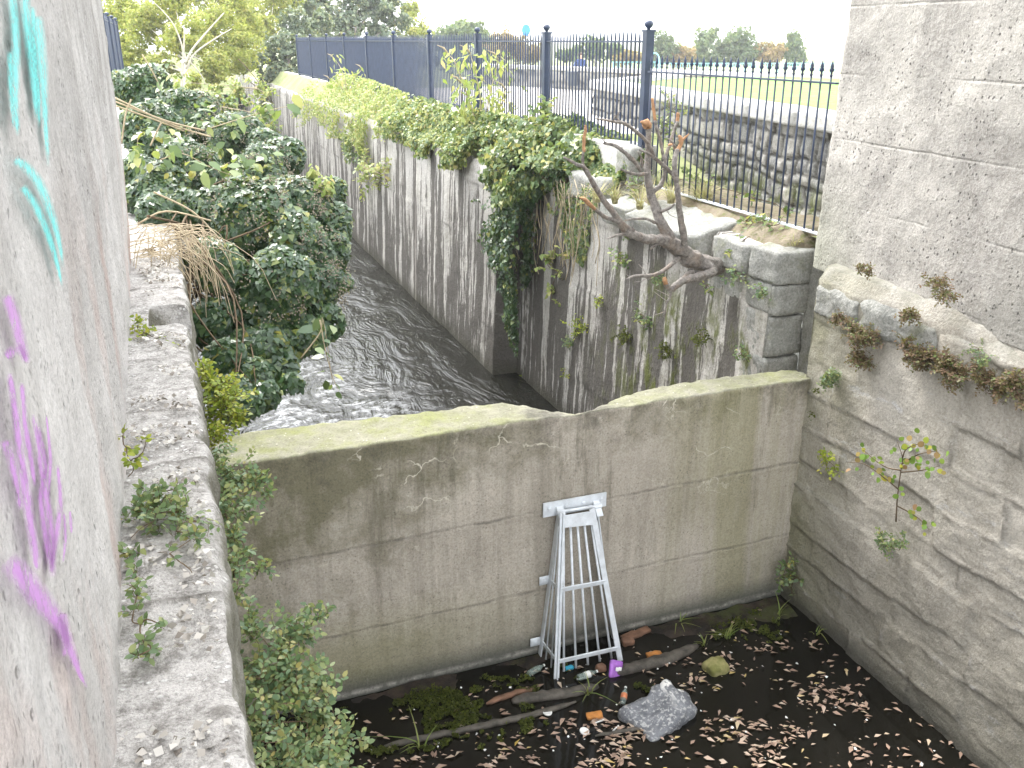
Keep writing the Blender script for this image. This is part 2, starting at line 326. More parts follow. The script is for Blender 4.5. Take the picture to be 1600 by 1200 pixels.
def mat_ledge():
    a = NT('ledge_stone'); v = a.pos; up = a.nz()
    n1 = a.noise(2, 6, .65); n2 = a.noise(13, 6, .75); n3 = a.noise(60, 4, .7)
    c = a.mix(a.ramp(n1, (.35, 0.), (.65, 1.)), (.36, .35, .33), (.52, .50, .48))
    c = a.mix(a.ramp(n2, (.46, 0.), (.62, .75)), c, (.15, .14, .125))
    ban = a.ramp(a.noise(1, 5, .7, a.sc(v, (2, 5, 1))), (.46, 0.), (.56, 1.))
    wf = a.ma('MULTIPLY', a.ramp(a.voro(26, v=a.sc(v, (1, 1.5, 1))), (.20, 1.), (.30, 0.)), a.ramp(a.noise(3, 4, v=a.sc(v, (1, 1.6, 1), (3, 0, 0))), (.44, 0.), (.56, 1.)))
    c = a.mix(a.ma('MULTIPLY', ban, a.ramp(n3, (.5, 0.), (.6, .6))), c, (.52, .50, .48))
    c = a.mix(wf, c, (.66, .65, .63))
    jt = joint_attr(a); c = a.mix(a.ma('MULTIPLY', jt, .7), c, (.11, .10, .085))
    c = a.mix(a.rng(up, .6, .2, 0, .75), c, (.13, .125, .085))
    c = a.grain(c, 95, .60, 1.25, .5)
    h = a.ma('ADD', a.ma('ADD', a.ma('MULTIPLY', n3, .6), n2), a.ma('MULTIPLY', wf, .5))
    return a.pbr(c, .93, a.bump(h, .8, .022), spec=.2)
def mat_block():
    a = NT('coping_block'); n1 = a.noise(2.2, 6, .65); n3 = a.noise(38, 5, .7); n2 = a.noise(9, 5, .7)
    c = a.mix(a.ramp(n1, (.35, 0.), (.65, 1.)), (.20, .205, .19), (.33, .33, .305))
    c = a.mix(a.ramp(n3, (.42, 0.), (.75, .6)), c, (.5, .49, .46)); c = a.mix(a.ramp(n2, (.5, 0.), (.7, .55)), c, (.17, .165, .14))
    c = a.mix(a.ramp(a.noise(3.1, 4, v=a.sc(a.pos, (1, 1, 1), (8, 1, 1))), (.55, 0.), (.68, .6)), c, (.2, .21, .11))
    c = a.grain(c, 55, .62, 1.2, .5)
    return a.pbr(c, .9, a.bump(a.ma('ADD', n2, a.ma('MULTIPLY', n3, .6)), .8, .022), spec=.25)
def mat_rubble():
    a = NT('rubble_masonry'); v = a.pos
    at_ = a.n('ShaderNodeAttribute'); at_.attribute_name = 'tone'; t = at_.outputs['Fac']
    c = a.ramp(t, (0., (.20, .20, .20)), (.4, (.30, .30, .28)), (.75, (.37, .355, .32)), (1., (.44, .42, .39)))
    c = a.mix(a.ramp(a.noise(9, 6, .7), (.42, 0.), (.68, .5)), c, (.15, .15, .14)); c = a.mix(a.ramp(a.noise(30, 4, .7), (.5, 0.), (.7, .5)), c, (.5, .48, .44))
    jt = joint_attr(a); c = a.mix(jt, c, (.07, .065, .055))
    c = a.mix(a.ma('MULTIPLY', a.rng(a.xyz(2), -1.15, -1.4, 0, 1), a.ramp(a.noise(5, 4), (.45, 0.), (.6, .7))), c, (.13, .16, .03))
    c = a.grain(c, 36, .6, 1.25, .6)
    return a.pbr(c, .9, a.bump(a.ma('ADD', a.noise(14, 5, .7), a.ma('MULTIPLY', jt, -1.)), .8, .025), spec=.25)
def mat_ground(name, c1, c2, c3, sc=3):
    a = NT(name); c = a.mix(a.ramp(a.noise(sc, 6, .7), (.35, 0.), (.65, 1.)), c1, c2); c = a.mix(a.ramp(a.noise(sc*6, 5, .7), (.5, 0.), (.66, .8)), c, c3)
    return a.pbr(c, .95, a.bump(a.noise(sc*9, 5, .7), .7, .03), spec=.15)
def mat_water(name, col, sc, st, rough, spec=.5, ripple=True):
    a = NT(name); v = a.pos
    if ripple:
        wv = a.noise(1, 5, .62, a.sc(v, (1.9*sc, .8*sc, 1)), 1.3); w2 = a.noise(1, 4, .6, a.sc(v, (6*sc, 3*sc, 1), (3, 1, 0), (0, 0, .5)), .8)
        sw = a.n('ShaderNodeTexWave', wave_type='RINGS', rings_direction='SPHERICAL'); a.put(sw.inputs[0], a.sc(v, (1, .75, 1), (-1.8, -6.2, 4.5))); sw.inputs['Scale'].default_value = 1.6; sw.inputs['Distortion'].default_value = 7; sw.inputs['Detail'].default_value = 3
        h = a.ma('ADD', a.ma('ADD', a.ma('MULTIPLY', wv, 1.4), a.ma('MULTIPLY', w2, .35)), a.ma('MULTIPLY', a.ma('MULTIPLY', sw.outputs[1], .35), a.rng(a.xyz(1), 12, 8, 0, 1)))
    else: h = a.noise(sc, 3)
    c = a.mix(a.ramp(a.noise(2, 4), (.4, 0.), (.7, 1.)), col, tuple(q*1.6 for q in col))
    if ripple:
        glint = a.ma('ADD', a.ma('ADD', a.ma('MULTIPLY', wv, .9), a.ma('MULTIPLY', w2, .5)), a.ma('MULTIPLY', sw.outputs[1], .12))
        glint_m = a.ma('MULTIPLY', a.ma('MULTIPLY', a.ramp(glint, (.72, 0.), (.86, 1.)), a.ramp(a.noise(1, 5, .75, a.sc(v, (3.4, 5.5, 1), (1, 2, 0), (0, 0, -.6)), 2.2), (.44, 0.), (.56, 1.))), a.ma('MULTIPLY', a.rng(a.ma('ADD', a.xyz(0), a.ma('MULTIPLY', a.xyz(1), .32)), 6.6, 4.2, 0, 1), .85))
        c = a.mix(glint_m, c, (.72, .74, .77)); rough = a.ma('ADD', rough, a.ma('MULTIPLY', glint_m, .3))  # pale streaks paint the white sky reflection onto the ripples
    return a.pbr(c, rough, a.bump(h, st, .25 if ripple else .02), spec=spec, ior=1.36 if ripple else 1.33)
JZ1 = float((at(847, 806, Y, 5.45)[2]+at(1200, 738, Y, 5.45)[2])/2); JZ2 = float((at(700, 958, Y, 5.45)[2]+at(1150, 863, Y, 5.45)[2])/2)
NX = float(at(880, 640, Z, -2.5)[0])
M = {}
M['pierL'] = mat_pier('pier_concrete', 'L'); M['pierR'] = mat_pier('pier_concrete_rough', 'R')
M['dam'] = mat_dam(); M['mas'] = mat_masonry(); M['cw'] = mat_canalwall(); M['ledge'] = mat_ledge(); M['blk'] = mat_block(); M['rub'] = mat_rubble()
M['soil'] = mat_ground('bank_soil', (.16, .13, .09), (.30, .26, .20), (.13, .15, .05))
M['grass'] = mat_ground('lawn_grass', (.15, .27, .07), (.21, .35, .09), (.28, .38, .14), 1.2)
M['bankgrass'] = mat_ground('rough_bank', (.20, .24, .10), (.32, .33, .18), (.28, .32, .15), 1.5)
M['path'] = mat_ground('pale_path', (.52, .49, .45), (.60, .57, .52), (.45, .42, .38), 1)
M['kerb'] = mat_ground('pale_concrete', (.52, .51, .48), (.62, .61, .58), (.42, .41, .37), 3)
M['pool'] = mat_water('pool_water', (.006, .0055, .004), 3, .12, .06, .5, False)
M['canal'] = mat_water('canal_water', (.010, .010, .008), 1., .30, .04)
M['iron'] = plain('blue_black_paint', (.03, .045, .085), .42, 0, .3, 6, .5)
M['galv'] = plain('galvanised_steel', (.72, .76, .80), .45, .12, .15, 14, .5, .2)
a = NT('grey_bark'); n_ = a.noise(26, 6, .75); c_ = a.mix(a.ramp(n_, (.36, 0.), (.64, 1.)), (.14, .125, .115), (.38, .35, .32)); c_ = a.mix(a.ramp(a.noise(7, 4), (.5, 0.), (.7, .6)), c_, (.30, .22, .16)); M['bark'] = a.pbr(c_, .9, a.bump(a.ma('ADD', n_, a.ma('MULTIPLY', a.noise(80, 4, .7), .4)), 1., .02), spec=.2)
M['cut'] = plain('fresh_cut_wood', (.42, .24, .13), .8, 0, .3, 25, .2, .3)
M['twig'] = plain('dry_stem', (.42, .35, .24), .85, 0, .3, 10, .2)
M['stem'] = plain('brown_stem', (.13, .095, .06), .85, 0, .3, 10, .2)
M['palewood'] = plain('pale_bark', (.50, .47, .38), .85, 0, .2, 10, .2)
D = (.022, .05, .018)
M['ivy'] = leafmat('ivy_leaf', [(0, (.018, .045, .02)), (.35, (.03, .075, .03)), (.62, (.045, .10, .035)), (.80, (.09, .15, .05)), (.9, (.20, .23, .05)), (.97, (.40, .30, .05)), (1, (.35, .16, .04))], .33, .22, .6)
M['ivyl'] = leafmat('sunlit_ivy_leaf', [(0, (.035, .07, .03)), (.35, (.08, .14, .05)), (.6, (.15, .21, .08)), (.8, (.27, .30, .11)), (.92, (.40, .36, .09)), (1, (.42, .25, .09))], .38, .35, .5, 1.2)  # lighter leaf copy, sunlight put into its colours
M['ivyy'] = leafmat('yellow_leaf', [(0, (.12, .20, .05)), (.3, (.22, .29, .09)), (.6, (.33, .36, .12)), (.85, (.45, .43, .18)), (1, (.50, .25, .12))], .45, .4, .4, 1.2)
M['coto'] = leafmat('shrub_leaf', [(0, (.07, .13, .07)), (.35, (.12, .20, .10)), (.65, (.20, .27, .12)), (.85, (.32, .34, .14)), (.95, (.42, .33, .12)), (1, (.45, .22, .12))], .45, .35, .4)
M['lime'] = leafmat('lime_leaf', [(0, (.14, .22, .03)), (.5, (.27, .34, .04)), (.85, (.42, .42, .06)), (1, (.45, .32, .08))], .45, .4, .4)
M['red'] = leafmat('reddish_leaf', [(0, (.10, .06, .04)), (.4, (.19, .12, .08)), (.7, (.17, .15, .08)), (.88, (.13, .18, .06)), (1, (.30, .24, .18))], .6, .25, .3)
M['willow'] = leafmat('willow_leaf', [(0, (.16, .20, .05)), (.5, (.27, .30, .07)), (.85, (.38, .36, .10)), (1, (.42, .33, .12))], .5, .45, .3, 1.25)
M['dkbush'] = leafmat('dark_bush_leaf', [(0, (.05, .075, .055)), (.5, (.10, .135, .095)), (.85, (.20, .23, .15)), (1, (.42, .30, .07))], .5, .3, .4, 1.35)
M['far'] = leafmat('far_green_leaf', [(0, (.08, .14, .08)), (.6, (.14, .20, .10)), (1, (.26, .28, .12))], .6, .35, .3)
M['faro'] = leafmat('far_autumn_leaf', [(0, (.24, .16, .07)), (.6, (.36, .24, .11)), (1, (.36, .30, .12))], .6, .35, .3)
M['blade'] = leafmat('grass_blade', [(0, (.10, .17, .04)), (.5, (.18, .26, .06)), (1, (.34, .34, .12))], .5, .35, .4)
M['straw'] = leafmat('straw_blade', [(0, (.30, .25, .15)), (.6, (.45, .40, .25)), (1, (.35, .36, .14))], .6, .3, .3)
M['deadleaf'] = leafmat('floating_leaf', [(0, (.12, .08, .06)), (.25, (.30, .20, .15)), (.6, (.46, .33, .25)), (.8, (.55, .45, .36)), (.95, (.50, .36, .06)), (1, (.62, .58, .52))], .55, .1, .4)
M['berry'] = plain('ivy_umbel', (.26, .23, .17), .8, 0, .4, 30, .2)
M['moss'] = leafmat('moss_tuft', [(0, (.02, .024, .008)), (.5, (.055, .07, .014)), (1, (.12, .14, .02))], .8, .2, .2)

# ------------------------------------------------------------------ foliage
SH_IVY = np.array([(0, 0), (.42, .02), (.34, .42), (0, 1.0), (-.34, .42), (-.42, .02)])-np.array([0, .3])
SH_OV = np.array([(0, 0), (.27, .3), (.24, .66), (0, 1.), (-.24, .66), (-.27, .3)])-np.array([0, .3])
SH_NAR = np.array([(0, 0), (.13, .35), (.0, 1.), (-.13, .35)])-np.array([0, .3])
SH_Q = np.array([(0, 0), (.36, .5), (0, 1.), (-.36, .5)])-np.array([0, .4])
def nrm(a): return a/(np.linalg.norm(a, axis=-1, keepdims=True)+1e-9)
def leaves(name, P, N, size, m, parent=None, shape=SH_IVY, droop=.5, U=None, fold=.14):
    n = len(P); N = nrm(N); 
    if U is None: U = RNG.normal(size=(n, 3)); U[:, 2] -= droop*2
    U = nrm(U-N*(U*N).sum(1)[:, None]); V = np.cross(N, U)
    size = (np.ones(n)*size)[:, None, None]; k = len(shape)
    sx, sy = shape[:, 0][None, :, None], shape[:, 1][None, :, None]
    VV = P[:, None, :]+size*(V[:, None, :]*sx+U[:, None, :]*sy+N[:, None, :]*(np.abs(sx)*fold*2-sy**2*fold))
    F = np.arange(n*k).reshape(n, k)
    return mesh(name, VV.reshape(-1, 3), F, m, parent)
def blob_pts(blobs, dens, shell=.55, lump=.35, ls=2.2, seed=0, gap=.0):
    """blobs: (centre, (rx,ry,rz)); dens: leaves per square metre of surface"""
    Ps, Ns = [], []
    for i, (c, r) in enumerate(blobs):
        r = np.array(r, float)*np.ones(3); c = np.array(c, float)
        n = max(12, int(dens*4*math.pi*np.mean(r)**2)); d = nrm(RNG.normal(size=(n, 3)))
        q = 1-lump*.5+lump*fbm(d*r+c, ls, seed+i, 3)*1.6; dep = 1-(1-shell)*RNG.random(n)**2.2
        P = c+d*r*(q*dep)[:, None]
        if gap:
            k = fbm(P, 3.1, seed+50, 3) > -gap; P, d = P[k], d[k]
        Ps.append(P); Ns.append(nrm(d/r))
    return np.vstack(Ps), np.vstack(Ns)
def inpoly(x, y, poly):
    p = np.array(poly, float); r = np.zeros(len(x), bool); j = len(p)-1
    for i in range(len(p)):
        c = ((p[i, 1] > y) != (p[j, 1] > y)) & (x < (p[j, 0]-p[i, 0])*(y-p[i, 1])/(p[j, 1]-p[i, 1]+1e-12)+p[i, 0]); r ^= c; j = i
    return r
def polypts(poly, n):
    p = np.array(poly, float); lo, hi = p.min(0), p.max(0); x = RNG.uniform(lo[0], hi[0], n*3); y = RNG.uniform(lo[1], hi[1], n*3)
    k = inpoly(x, y, poly); return x[k][:n], y[k][:n]
def arr_at(x, y, ax, v):
    d = CF[None]+CR[None]*((x-800)/FPX)[:, None]-CU[None]*((y-600)/FPX)[:, None]; return d*(v/d[:, ax])[:, None]
def pxr(px, py, ax, v, rpx):
    """centre point and the radius in metres that covers rpx photo pixels there"""
    c = at(px, py, ax, v); return c, float(c@CF)*rpx/FPX
def twigs(P0, dirs, L, r, m, parent, name='stem', bend=.3, n=5, seg=4):
    b = MB()
    for p, d, l in zip(P0, dirs, L):
        p = np.array(p, float); d = np.array(d, float); d /= np.linalg.norm(d); q = [p]
        for k in range(n):
            d = d+np.array([random.gauss(0, bend), random.gauss(0, bend), random.gauss(0, bend)-.05]); d /= np.linalg.norm(d); q.append(q[-1]+d*l/n)
        b.tube(q, np.linspace(r, r*.3, n+1), seg)
    return b.build(name, m, parent, True)
def sprigs(blobs, size, cover, up, gap, outb=.5):
    """short leafy twigs: returns leaf positions, normals, directions and the twig mesh"""
    Ps, Ns, Us = [], [], []; b = MB()
    for c, r in blobs:
        c = np.array(c, float); r = np.array(r, float)*np.ones(3); rm = float(np.mean(r)); L0 = rm*1.25; nl = max(4, int(L0/(size*.42)))
        n = max(3, int(cover*math.pi*rm*rm/(.38*size*size*nl)))
        for i in range(n):
            d = nrm(RNG.normal(size=3)+np.array([0, 0, up*.6])); p = c+r*RNG.normal(size=3)*.38
            if gap and fbm(p[None]*1., 9., 5, 2)[0] < -gap*1.6: continue
            L = L0*random.uniform(.5, 1.35); k = max(3, int(L/(size*.42))); st = L/k; Q = [p]; d0 = d.copy()
            for q in range(k): d0 = nrm(d0+RNG.normal(size=3)*.22+np.array([0, 0, -.07+up*.05])); Q.append(Q[-1]+d0*st)
            Q = np.array(Q); b.tube(Q[::2] if len(Q) > 4 else Q, size*.035, 3, False); T = nrm(np.diff(Q, axis=0)); sd = nrm(np.cross(T, nrm(RNG.normal(size=3)+np.array([0, 0, 1.5])))); sg = np.where(np.arange(k) % 2 == 0, 1, -1)[:, None]
            U = nrm(T*.7+sd*sg+RNG.normal(size=T.shape)*.25); N = nrm(np.cross(T, sd)); N *= np.sign(N[:, 2:3]+1e-6); N = N+RNG.normal(size=N.shape)*.3+np.array([0, -.25, .35])
            Ps.append(Q[1:]+sd*sg*size*.25); Ns.append(N); Us.append(U)
    return np.vstack(Ps), np.vstack(Ns), np.vstack(Us), b
def plant(name, label, cat, blobs, dens, size, m, shape=SH_OV, group=None, up=.5, rnd=.5, shell=.4, lump=.5, gap=.0, ls=4, stems=6, droop=.0, base=None, stemmat='stem', cover=3.):
    """a leafy plant: thing > foliage, stem. blobs in world metres"""
    c0 = np.array(base if base is not None else blobs[0][0], float)
    t = thing(name, label, cat, group, loc=c0)
    if not stems:
        P, N = blob_pts(blobs, dens*2, shell, lump, ls, random.randint(0, 999), gap); N = nrm(N+np.array([0, 0, up])+RNG.normal(size=N.shape)*rnd)
        leaves('foliage', P, N, size*RNG.uniform(.6, 1.25, len(P)), m, t, shape, droop); under(t); return t
    P, N, U, b = sprigs(blobs, size, cover, up, gap)
    leaves('foliage', P, N, size*RNG.uniform(.6, 1.2, len(P)), m, t, shape, 0, U)
    cs = [np.array(c, float) for c, r in blobs]
    for i in range(1, len(cs)):      # woody runners: every clump joined to its nearest earlier one
        k = min(range(i), key=lambda q: np.linalg.norm(cs[q]-cs[i])); mid = (cs[k]+cs[i])/2+RNG.normal(size=3)*.15*np.linalg.norm(cs[k]-cs[i]); b.tube(spline([cs[k], mid, cs[i]], 3), np.linspace(.09*size, .06*size, 7), 4)
    b.build('stem', M[stemmat], t); under(t); return t
def blades(name, centres, n, L, w, m, parent=None, lean=.6):
    V, F = [], []
    for c in centres:
        for i in range(n):
            a = random.uniform(0, 6.28); d = np.array([math.cos(a), math.sin(a), 0.]); s = np.array([-d[1], d[0], 0.]); l = L*random.uniform(.5, 1.2); le = lean*random.uniform(.2, 1.3)
            p = np.array(c)+d*random.uniform(0, .03)+s*random.uniform(-.02, .02); b = len(V)
            for k in range(5):
                t = k/4; q = p+np.array([0, 0, 1])*l*(t-.45*le*t*t)+d*l*le*t*t; ww = w*(1-t)**.7*.5+.0006
                V += [q-s*ww, q+s*ww]
            F += [(b+2*k, b+2*k+1, b+2*k+3, b+2*k+2) for k in range(4)]
    return mesh(name, V, F, m, parent)
exec_parts = []
# ================================================================== STRUCTURE
def fine(a, b, st): return list(np.arange(a, b, st))+[b]
def seg(pts, st):
    """subdivide a 2-D outline so that its steps are at most st (st may be a list, one per edge)"""
    out = []
    for i in range(len(pts)-1):
        p, q = np.array(pts[i], float), np.array(pts[i+1], float); s_ = st[i] if isinstance(st, (list, tuple)) else st
        n = max(1, int(round(np.linalg.norm(q-p)/s_)))
        for k in range(n): out.append(p+(q-p)*k/n)
    out.append(np.array(pts[-1], float)); return np.array(out)
def coursing(u, w, rowh, blen, seed, jw=.018, warp=.03, jit=.35):
    """masonry of uneven courses: joint strength, stone tone, stone id at (u along, w up)"""
    P = np.stack([u, w, np.zeros_like(u)], -1); u2 = u+fbm(P, 1.7, seed, 3)*warp*2.4; w2 = w+fbm(P, 1.3, seed+5, 3)*warp*1.6+fbm(P, 7, seed+9, 2)*warp*.4
    rg = np.random.default_rng(seed); lo, hi = w2.min()-1, w2.max()+1
    b = [lo]; 
    while b[-1] < hi: b.append(b[-1]+rowh*rg.uniform(1-jit, 1+jit))
    b = np.array(b); r = np.clip(np.searchsorted(b, w2)-1, 0, len(b)-2); dz = np.minimum(w2-b[r], b[r+1]-w2)
    du = np.zeros_like(u); tone = np.zeros_like(u); ul, uh = u2.min()-blen*2, u2.max()+blen*2
    for k in np.unique(r):
        m = r == k; c = [ul+rg.uniform(0, blen)]
        while c[-1] < uh: c.append(c[-1]+blen*rg.uniform(.55, 1.5))
        c = np.array(c); q = np.clip(np.searchsorted(c, u2[m])-1, 0, len(c)-2); du[m] = np.minimum(u2[m]-c[q], c[q+1]-u2[m]); tn = rg.random(len(c)); tone[m] = tn[q]
    d = np.minimum(dz, du); return np.clip(1-d/jw, 0, 1), tone, d
def sweep(name, ss, prof, axis, m, parent=None, disp=None, closed=False, caps=True):
    """sweep an outline prof(s) -> (k,2) along the world X or Y axis; disp(P, N) -> offset, joint, tone"""
    A = [prof(s) for s in ss]
    if len({len(p) for p in A}) > 1:
        al = lambda p: np.r_[0, np.cumsum(np.linalg.norm(np.diff(p, axis=0), axis=1))]
        l0 = al(A[0]); A = [np.stack([np.interp(l0/l0[-1]*al(p)[-1], al(p), p[:, i]) for i in (0, 1)], -1) for p in A]
    A = np.array(A); n, k, _ = A.shape; P = np.zeros((n, k, 3)); sv = np.array(ss)[:, None]*np.ones((1, k))
    if axis == 'Y': P[..., 0] = A[..., 0]; P[..., 1] = sv; P[..., 2] = A[..., 1]
    else: P[..., 0] = sv; P[..., 1] = A[..., 0]; P[..., 2] = A[..., 1]
    T = np.gradient(A, axis=1); T = T/(np.linalg.norm(T, axis=-1, keepdims=True)+1e-9); N2 = np.stack([T[..., 1], -T[..., 0]], -1); N = np.zeros_like(P)
    if axis == 'Y': N[..., 0] = N2[..., 0]; N[..., 2] = N2[..., 1]
    else: N[..., 1] = N2[..., 0]; N[..., 2] = N2[..., 1]
    jt = tone = None
    if disp:
        off, jt, tone = disp(P, N); P = P+N*off[..., None]
    a, b = np.meshgrid(np.arange(n-1), np.arange(k-1), indexing='ij')
    F = np.stack([a*k+b, a*k+b+1, (a+1)*k+b+1, (a+1)*k+b], -1).reshape(-1, 4)
    o = mesh(name, P.reshape(-1, 3), F, m, parent, True)
    for nm, v in (('joint', jt), ('tone', tone)):
        if v is not None: o.data.attributes.new(nm, 'FLOAT', 'POINT').data.foreach_set('value', np.asarray(v, np.float32).ravel())
    return o
def rblock(name, c, size, rot=(0, 0, 0), rad=.05, amp=.02, sc=3., m=None, parent=None, cuts=9, seed=0, shear=(0, 0), taper=0):
    import bmesh
    bm = bmesh.new(); bmesh.ops.create_cube(bm, size=2); bmesh.ops.subdivide_edges(bm, edges=bm.edges[:], cuts=cuts, use_grid_fill=True)
    h = np.array(size, float)/2; V = np.array([v.co for v in bm.verts])*h; inner = np.clip(V, -(h-rad), h-rad); d = V-inner; l = np.linalg.norm(d, axis=1, keepdims=True)
    V = np.where(l > 1e-9, inner+d/np.maximum(l, 1e-9)*rad, V)
    if taper: V[:, :2] *= (1-taper*(V[:, 2:3]/h[2]*.5+.5))
    V[:, 2] += V[:, 0]*shear[0]+V[:, 1]*shear[1]
    rm = np.array(Matrix.Rotation(rot[2], 3, 'Z') @ Matrix.Rotation(rot[1], 3, 'Y') @ Matrix.Rotation(rot[0], 3, 'X')); V = V@rm.T+np.array(c)
    V += nrm(V-np.array(c))*(fbm(V, sc, seed, 4)*amp*2+(fbm(V, sc*5, seed+2, 3)*amp*.9 if amp > .015 else 0))[:, None]
    for v, q in zip(bm.verts, V): v.co = q
    me = bpy.data.meshes.new(name); bm.to_mesh(me); bm.free(); me.polygons.foreach_set('use_smooth', [True]*len(me.polygons))
    o = bpy.data.objects.new(name, me); COL.objects.link(o); me.materials.append(m)
    if parent: o.parent = parent
    return o
# ---- right lock wall, downstream of the slot (Y < 5.5)
def dispm(rowh, blen, seed, jd, amp, ztop=-1.9, jw=.03):
    def f(P, N):
        j, t, d = coursing(P[..., 1], P[..., 2], rowh, blen, seed, jw)
        side = np.clip((ztop-P[..., 2])/.06, 0, 1); j = j*np.clip(.65+fbm(P, 1.9, seed+7, 3)*2.2, .08, 1)
        off = fbm(P, 1.5, seed, 4)*amp*1.6+fbm(P, 7, seed+3, 3)*amp*.7+fbm(P*np.array([1, 1, 2.2]), 18, seed+4, 2)*amp*.35+(t-.5)*amp*1.3*side-j*jd*side
        return off, j*side, t
    return f
def profR(y):
    w = .012*math.sin(y*7)+.01*math.sin(y*17)
    return seg([(4.50, -4.9), (4.52, -1.90), (4.535+w, -1.72+w), (4.60+w, -1.615), (4.95, -1.57)], [.02, .025, .02, .03])
wallR = thing('lock_wall', 'rough pale stone lock wall below the right pier, running towards the camera', 'stone wall', loc=(4.6, 4, -4.5))
sweep('wall_face', fine(-1.0, 5.50, .022), profR, 'Y', M['mas'], wallR, dispm(.30, .85, 3, .014, .019, jw=.016))
b = MB(); b.add([(4.51, 5.50, -4.9), (5.0, 5.50, -4.9), (5.0, 5.50, -1.60), (4.62, 5.50, -1.63), (4.53, 5.5, -1.75)], [(0, 1, 2, 3, 4)]); b.build('end_face', M['mas'], wallR)
# coping stones of that wall
for k, (y0, y1, dx, dz) in enumerate(((5.50, 5.03, .0, .0), (5.01, 4.28, -.01, .01), (4.26, 3.35, .01, 0), (3.33, 2.2, 0, .01))):
    rblock('coping_stone', (4.655+dx, (y0+y1)/2, -1.735+dz), (.30, abs(y0-y1), .20), rad=.02, amp=.024, sc=4, m=M['blk'] if k < 2 else M['mas'], parent=wallR, seed=k, shear=(.95, 0), cuts=12)
under(wallR)
# ---- right canal wall, upstream of the slot
def x0(y): return (4.50, 4.37) if y < 11.655 else (4.15, 4.01)
def profU(y):
    t, bt = x0(y); return seg([(bt, -5.0), (t, -1.72), (t+.05, -1.62), (5.0, -1.60)], [.035 if y < 12 else .06, .05, .15])
ysU = fine(6.0, 11.65, .03)+[11.66]+fine(11.7, 16, .05)+fine(16.1, 30, .14)+fine(30.5, 75, .8)
wallU = thing('canal_wall', 'tall stone canal wall with dark vertical water stains and ivy along its top', 'stone wall', loc=(4.5, 12, -4.5))
def dU(P, N):
    o, j, t = dispm(.62, 1.25, 21, .007, .012, -1.8, .014)(P, N); return o, j*np.clip((P[..., 1]-5.93)*0+1, 0, 1), t
sweep('wall_face', ysU, profU, 'Y', M['cw'], wallU, dU)
b = MB(); b.add([(4.37, 6.00, -5), (4.95, 6.00, -5), (4.95, 6.00, -1.70), (4.49, 6.00, -1.70)], [(0, 1, 2, 3)]); b.add([(4.80, 5.45, -5), (4.80, 5.96, -5), (4.80, 5.96, -1.6), (4.80, 5.45, -1.6)], [(0, 1, 2, 3)]); b.build('slot_face', M['blk'], wallU)
# recess panel behind the ivy (gate hollow)
# coping stones and the dressed stones round the slot
cs = [((4.69, 6.13, -1.735), (.44, .40, .27), .025, (0, 0, .02)), ((4.66, 6.60, -1.75), (.42, .50, .25), .025, (0, 0, -.03)),
      ((4.67, 6.14, -2.00), (.39, .42, .26), .022, (0, 0, 0)), ((4.64, 6.14, -2.31), (.33, .40, .35), .02, (0, 0, 0)), ((4.63, 6.15, -2.72), (.34, .40, .44), .02, (0, 0, 0)),
      ((4.70, 6.63, -2.0), (.44, .46, .24), .03, (0, 0, 0))]
for k, (c, s_, rd, rt) in enumerate(cs): rblock('slot_stone' if k > 1 else 'coping_stone', c, s_, rt, rd, .018, 4, M['blk'], wallU, seed=30+k)
rblock('coping_stone', (4.62, 7.62, -1.70), (.62, 1.34, .26), (0, -.26, .03), .025, .035, 2.5, M['blk'], wallU, seed=40, cuts=12)
rblock('coping_stone', (4.60, 8.62, -1.71), (.5, .66, .22), (0, -.12, -.04), .025, .035, 2.5, M['blk'], wallU, seed=41)
rblock('coping_stone', (4.68, 9.55, -1.62), (.5, .9, .34), (0, .1, .05), .07, .05, 2, M['blk'], wallU, seed=42)
under(wallU)
# ---- left lock wall with its flat coping ledge and stop-log slot
SY0, SY1 = 5.70, 6.16
def topL(P):
    y, x = P[..., 1], P[..., 0]; return 0
def profL(y):
    if SY0 < y < SY1: return seg([(-1.3, -1.62), (-.235, -1.62), (-.235, -1.86), (-.02, -1.88), (0., -1.95), (.02, -5)], [.05, .03, .03, .04, .05])
    return seg([(-1.3, -1.62), (-.235, -1.62), (-.06, -1.622), (-.02, -1.635), (0., -1.69), (.02, -5)], [.05, .03, .03, .04, .05])
# both outlines must have the same number of points
_n = 100
def rs(fn):
    def g(y):
        p = fn(y); l = np.r_[0, np.cumsum(np.linalg.norm(np.diff(p, axis=0), axis=1))]; 
        t = np.concatenate([np.linspace(0, 1.0, 26)[:-1], np.linspace(1.0, 1.75, 46)[:-1], np.linspace(1.75, l[-1], 70)]); return np.stack([np.interp(t, l, p[:, 0]), np.interp(t, l, p[:, 1])], -1)
    return g
JY = [.6, 1.55, 2.62, 3.62, 4.28, 5.05, 6.62, 7.15, 7.9, 9]
def dL(P, N):
    y = P[..., 1]+fbm(P, 3, 5, 2)*.05; d = np.min(np.abs(y[..., None]-np.array(JY)), -1); top = (P[..., 2] > -1.9); j = np.clip(1-d/.022, 0, 1)*top
    tone = fbm(P, .9, 2, 2); lowf = (P[..., 2] < -1.9)
    j2, t2, _ = coursing(P[..., 1], P[..., 2], .36, .8, 8, .025); jj = np.where(lowf, j2, j)
    wear = np.clip(1-np.abs(P[..., 0]+.02)/.12, 0, 1)*fbm(P, 4, 3, 3)*.05
    off = fbm(P, 2.2, 11, 4)*.022+fbm(P, 11, 12, 3)*.014-jj*.010+wear
    return off, jj, tone
ysL = fine(-1, SY0, .022)+[SY0+.001]+fine(SY0+.02, SY1, .022)+[SY1+.001]+fine(SY1+.02, 8.6, .025)+fine(8.7, 60, .6)
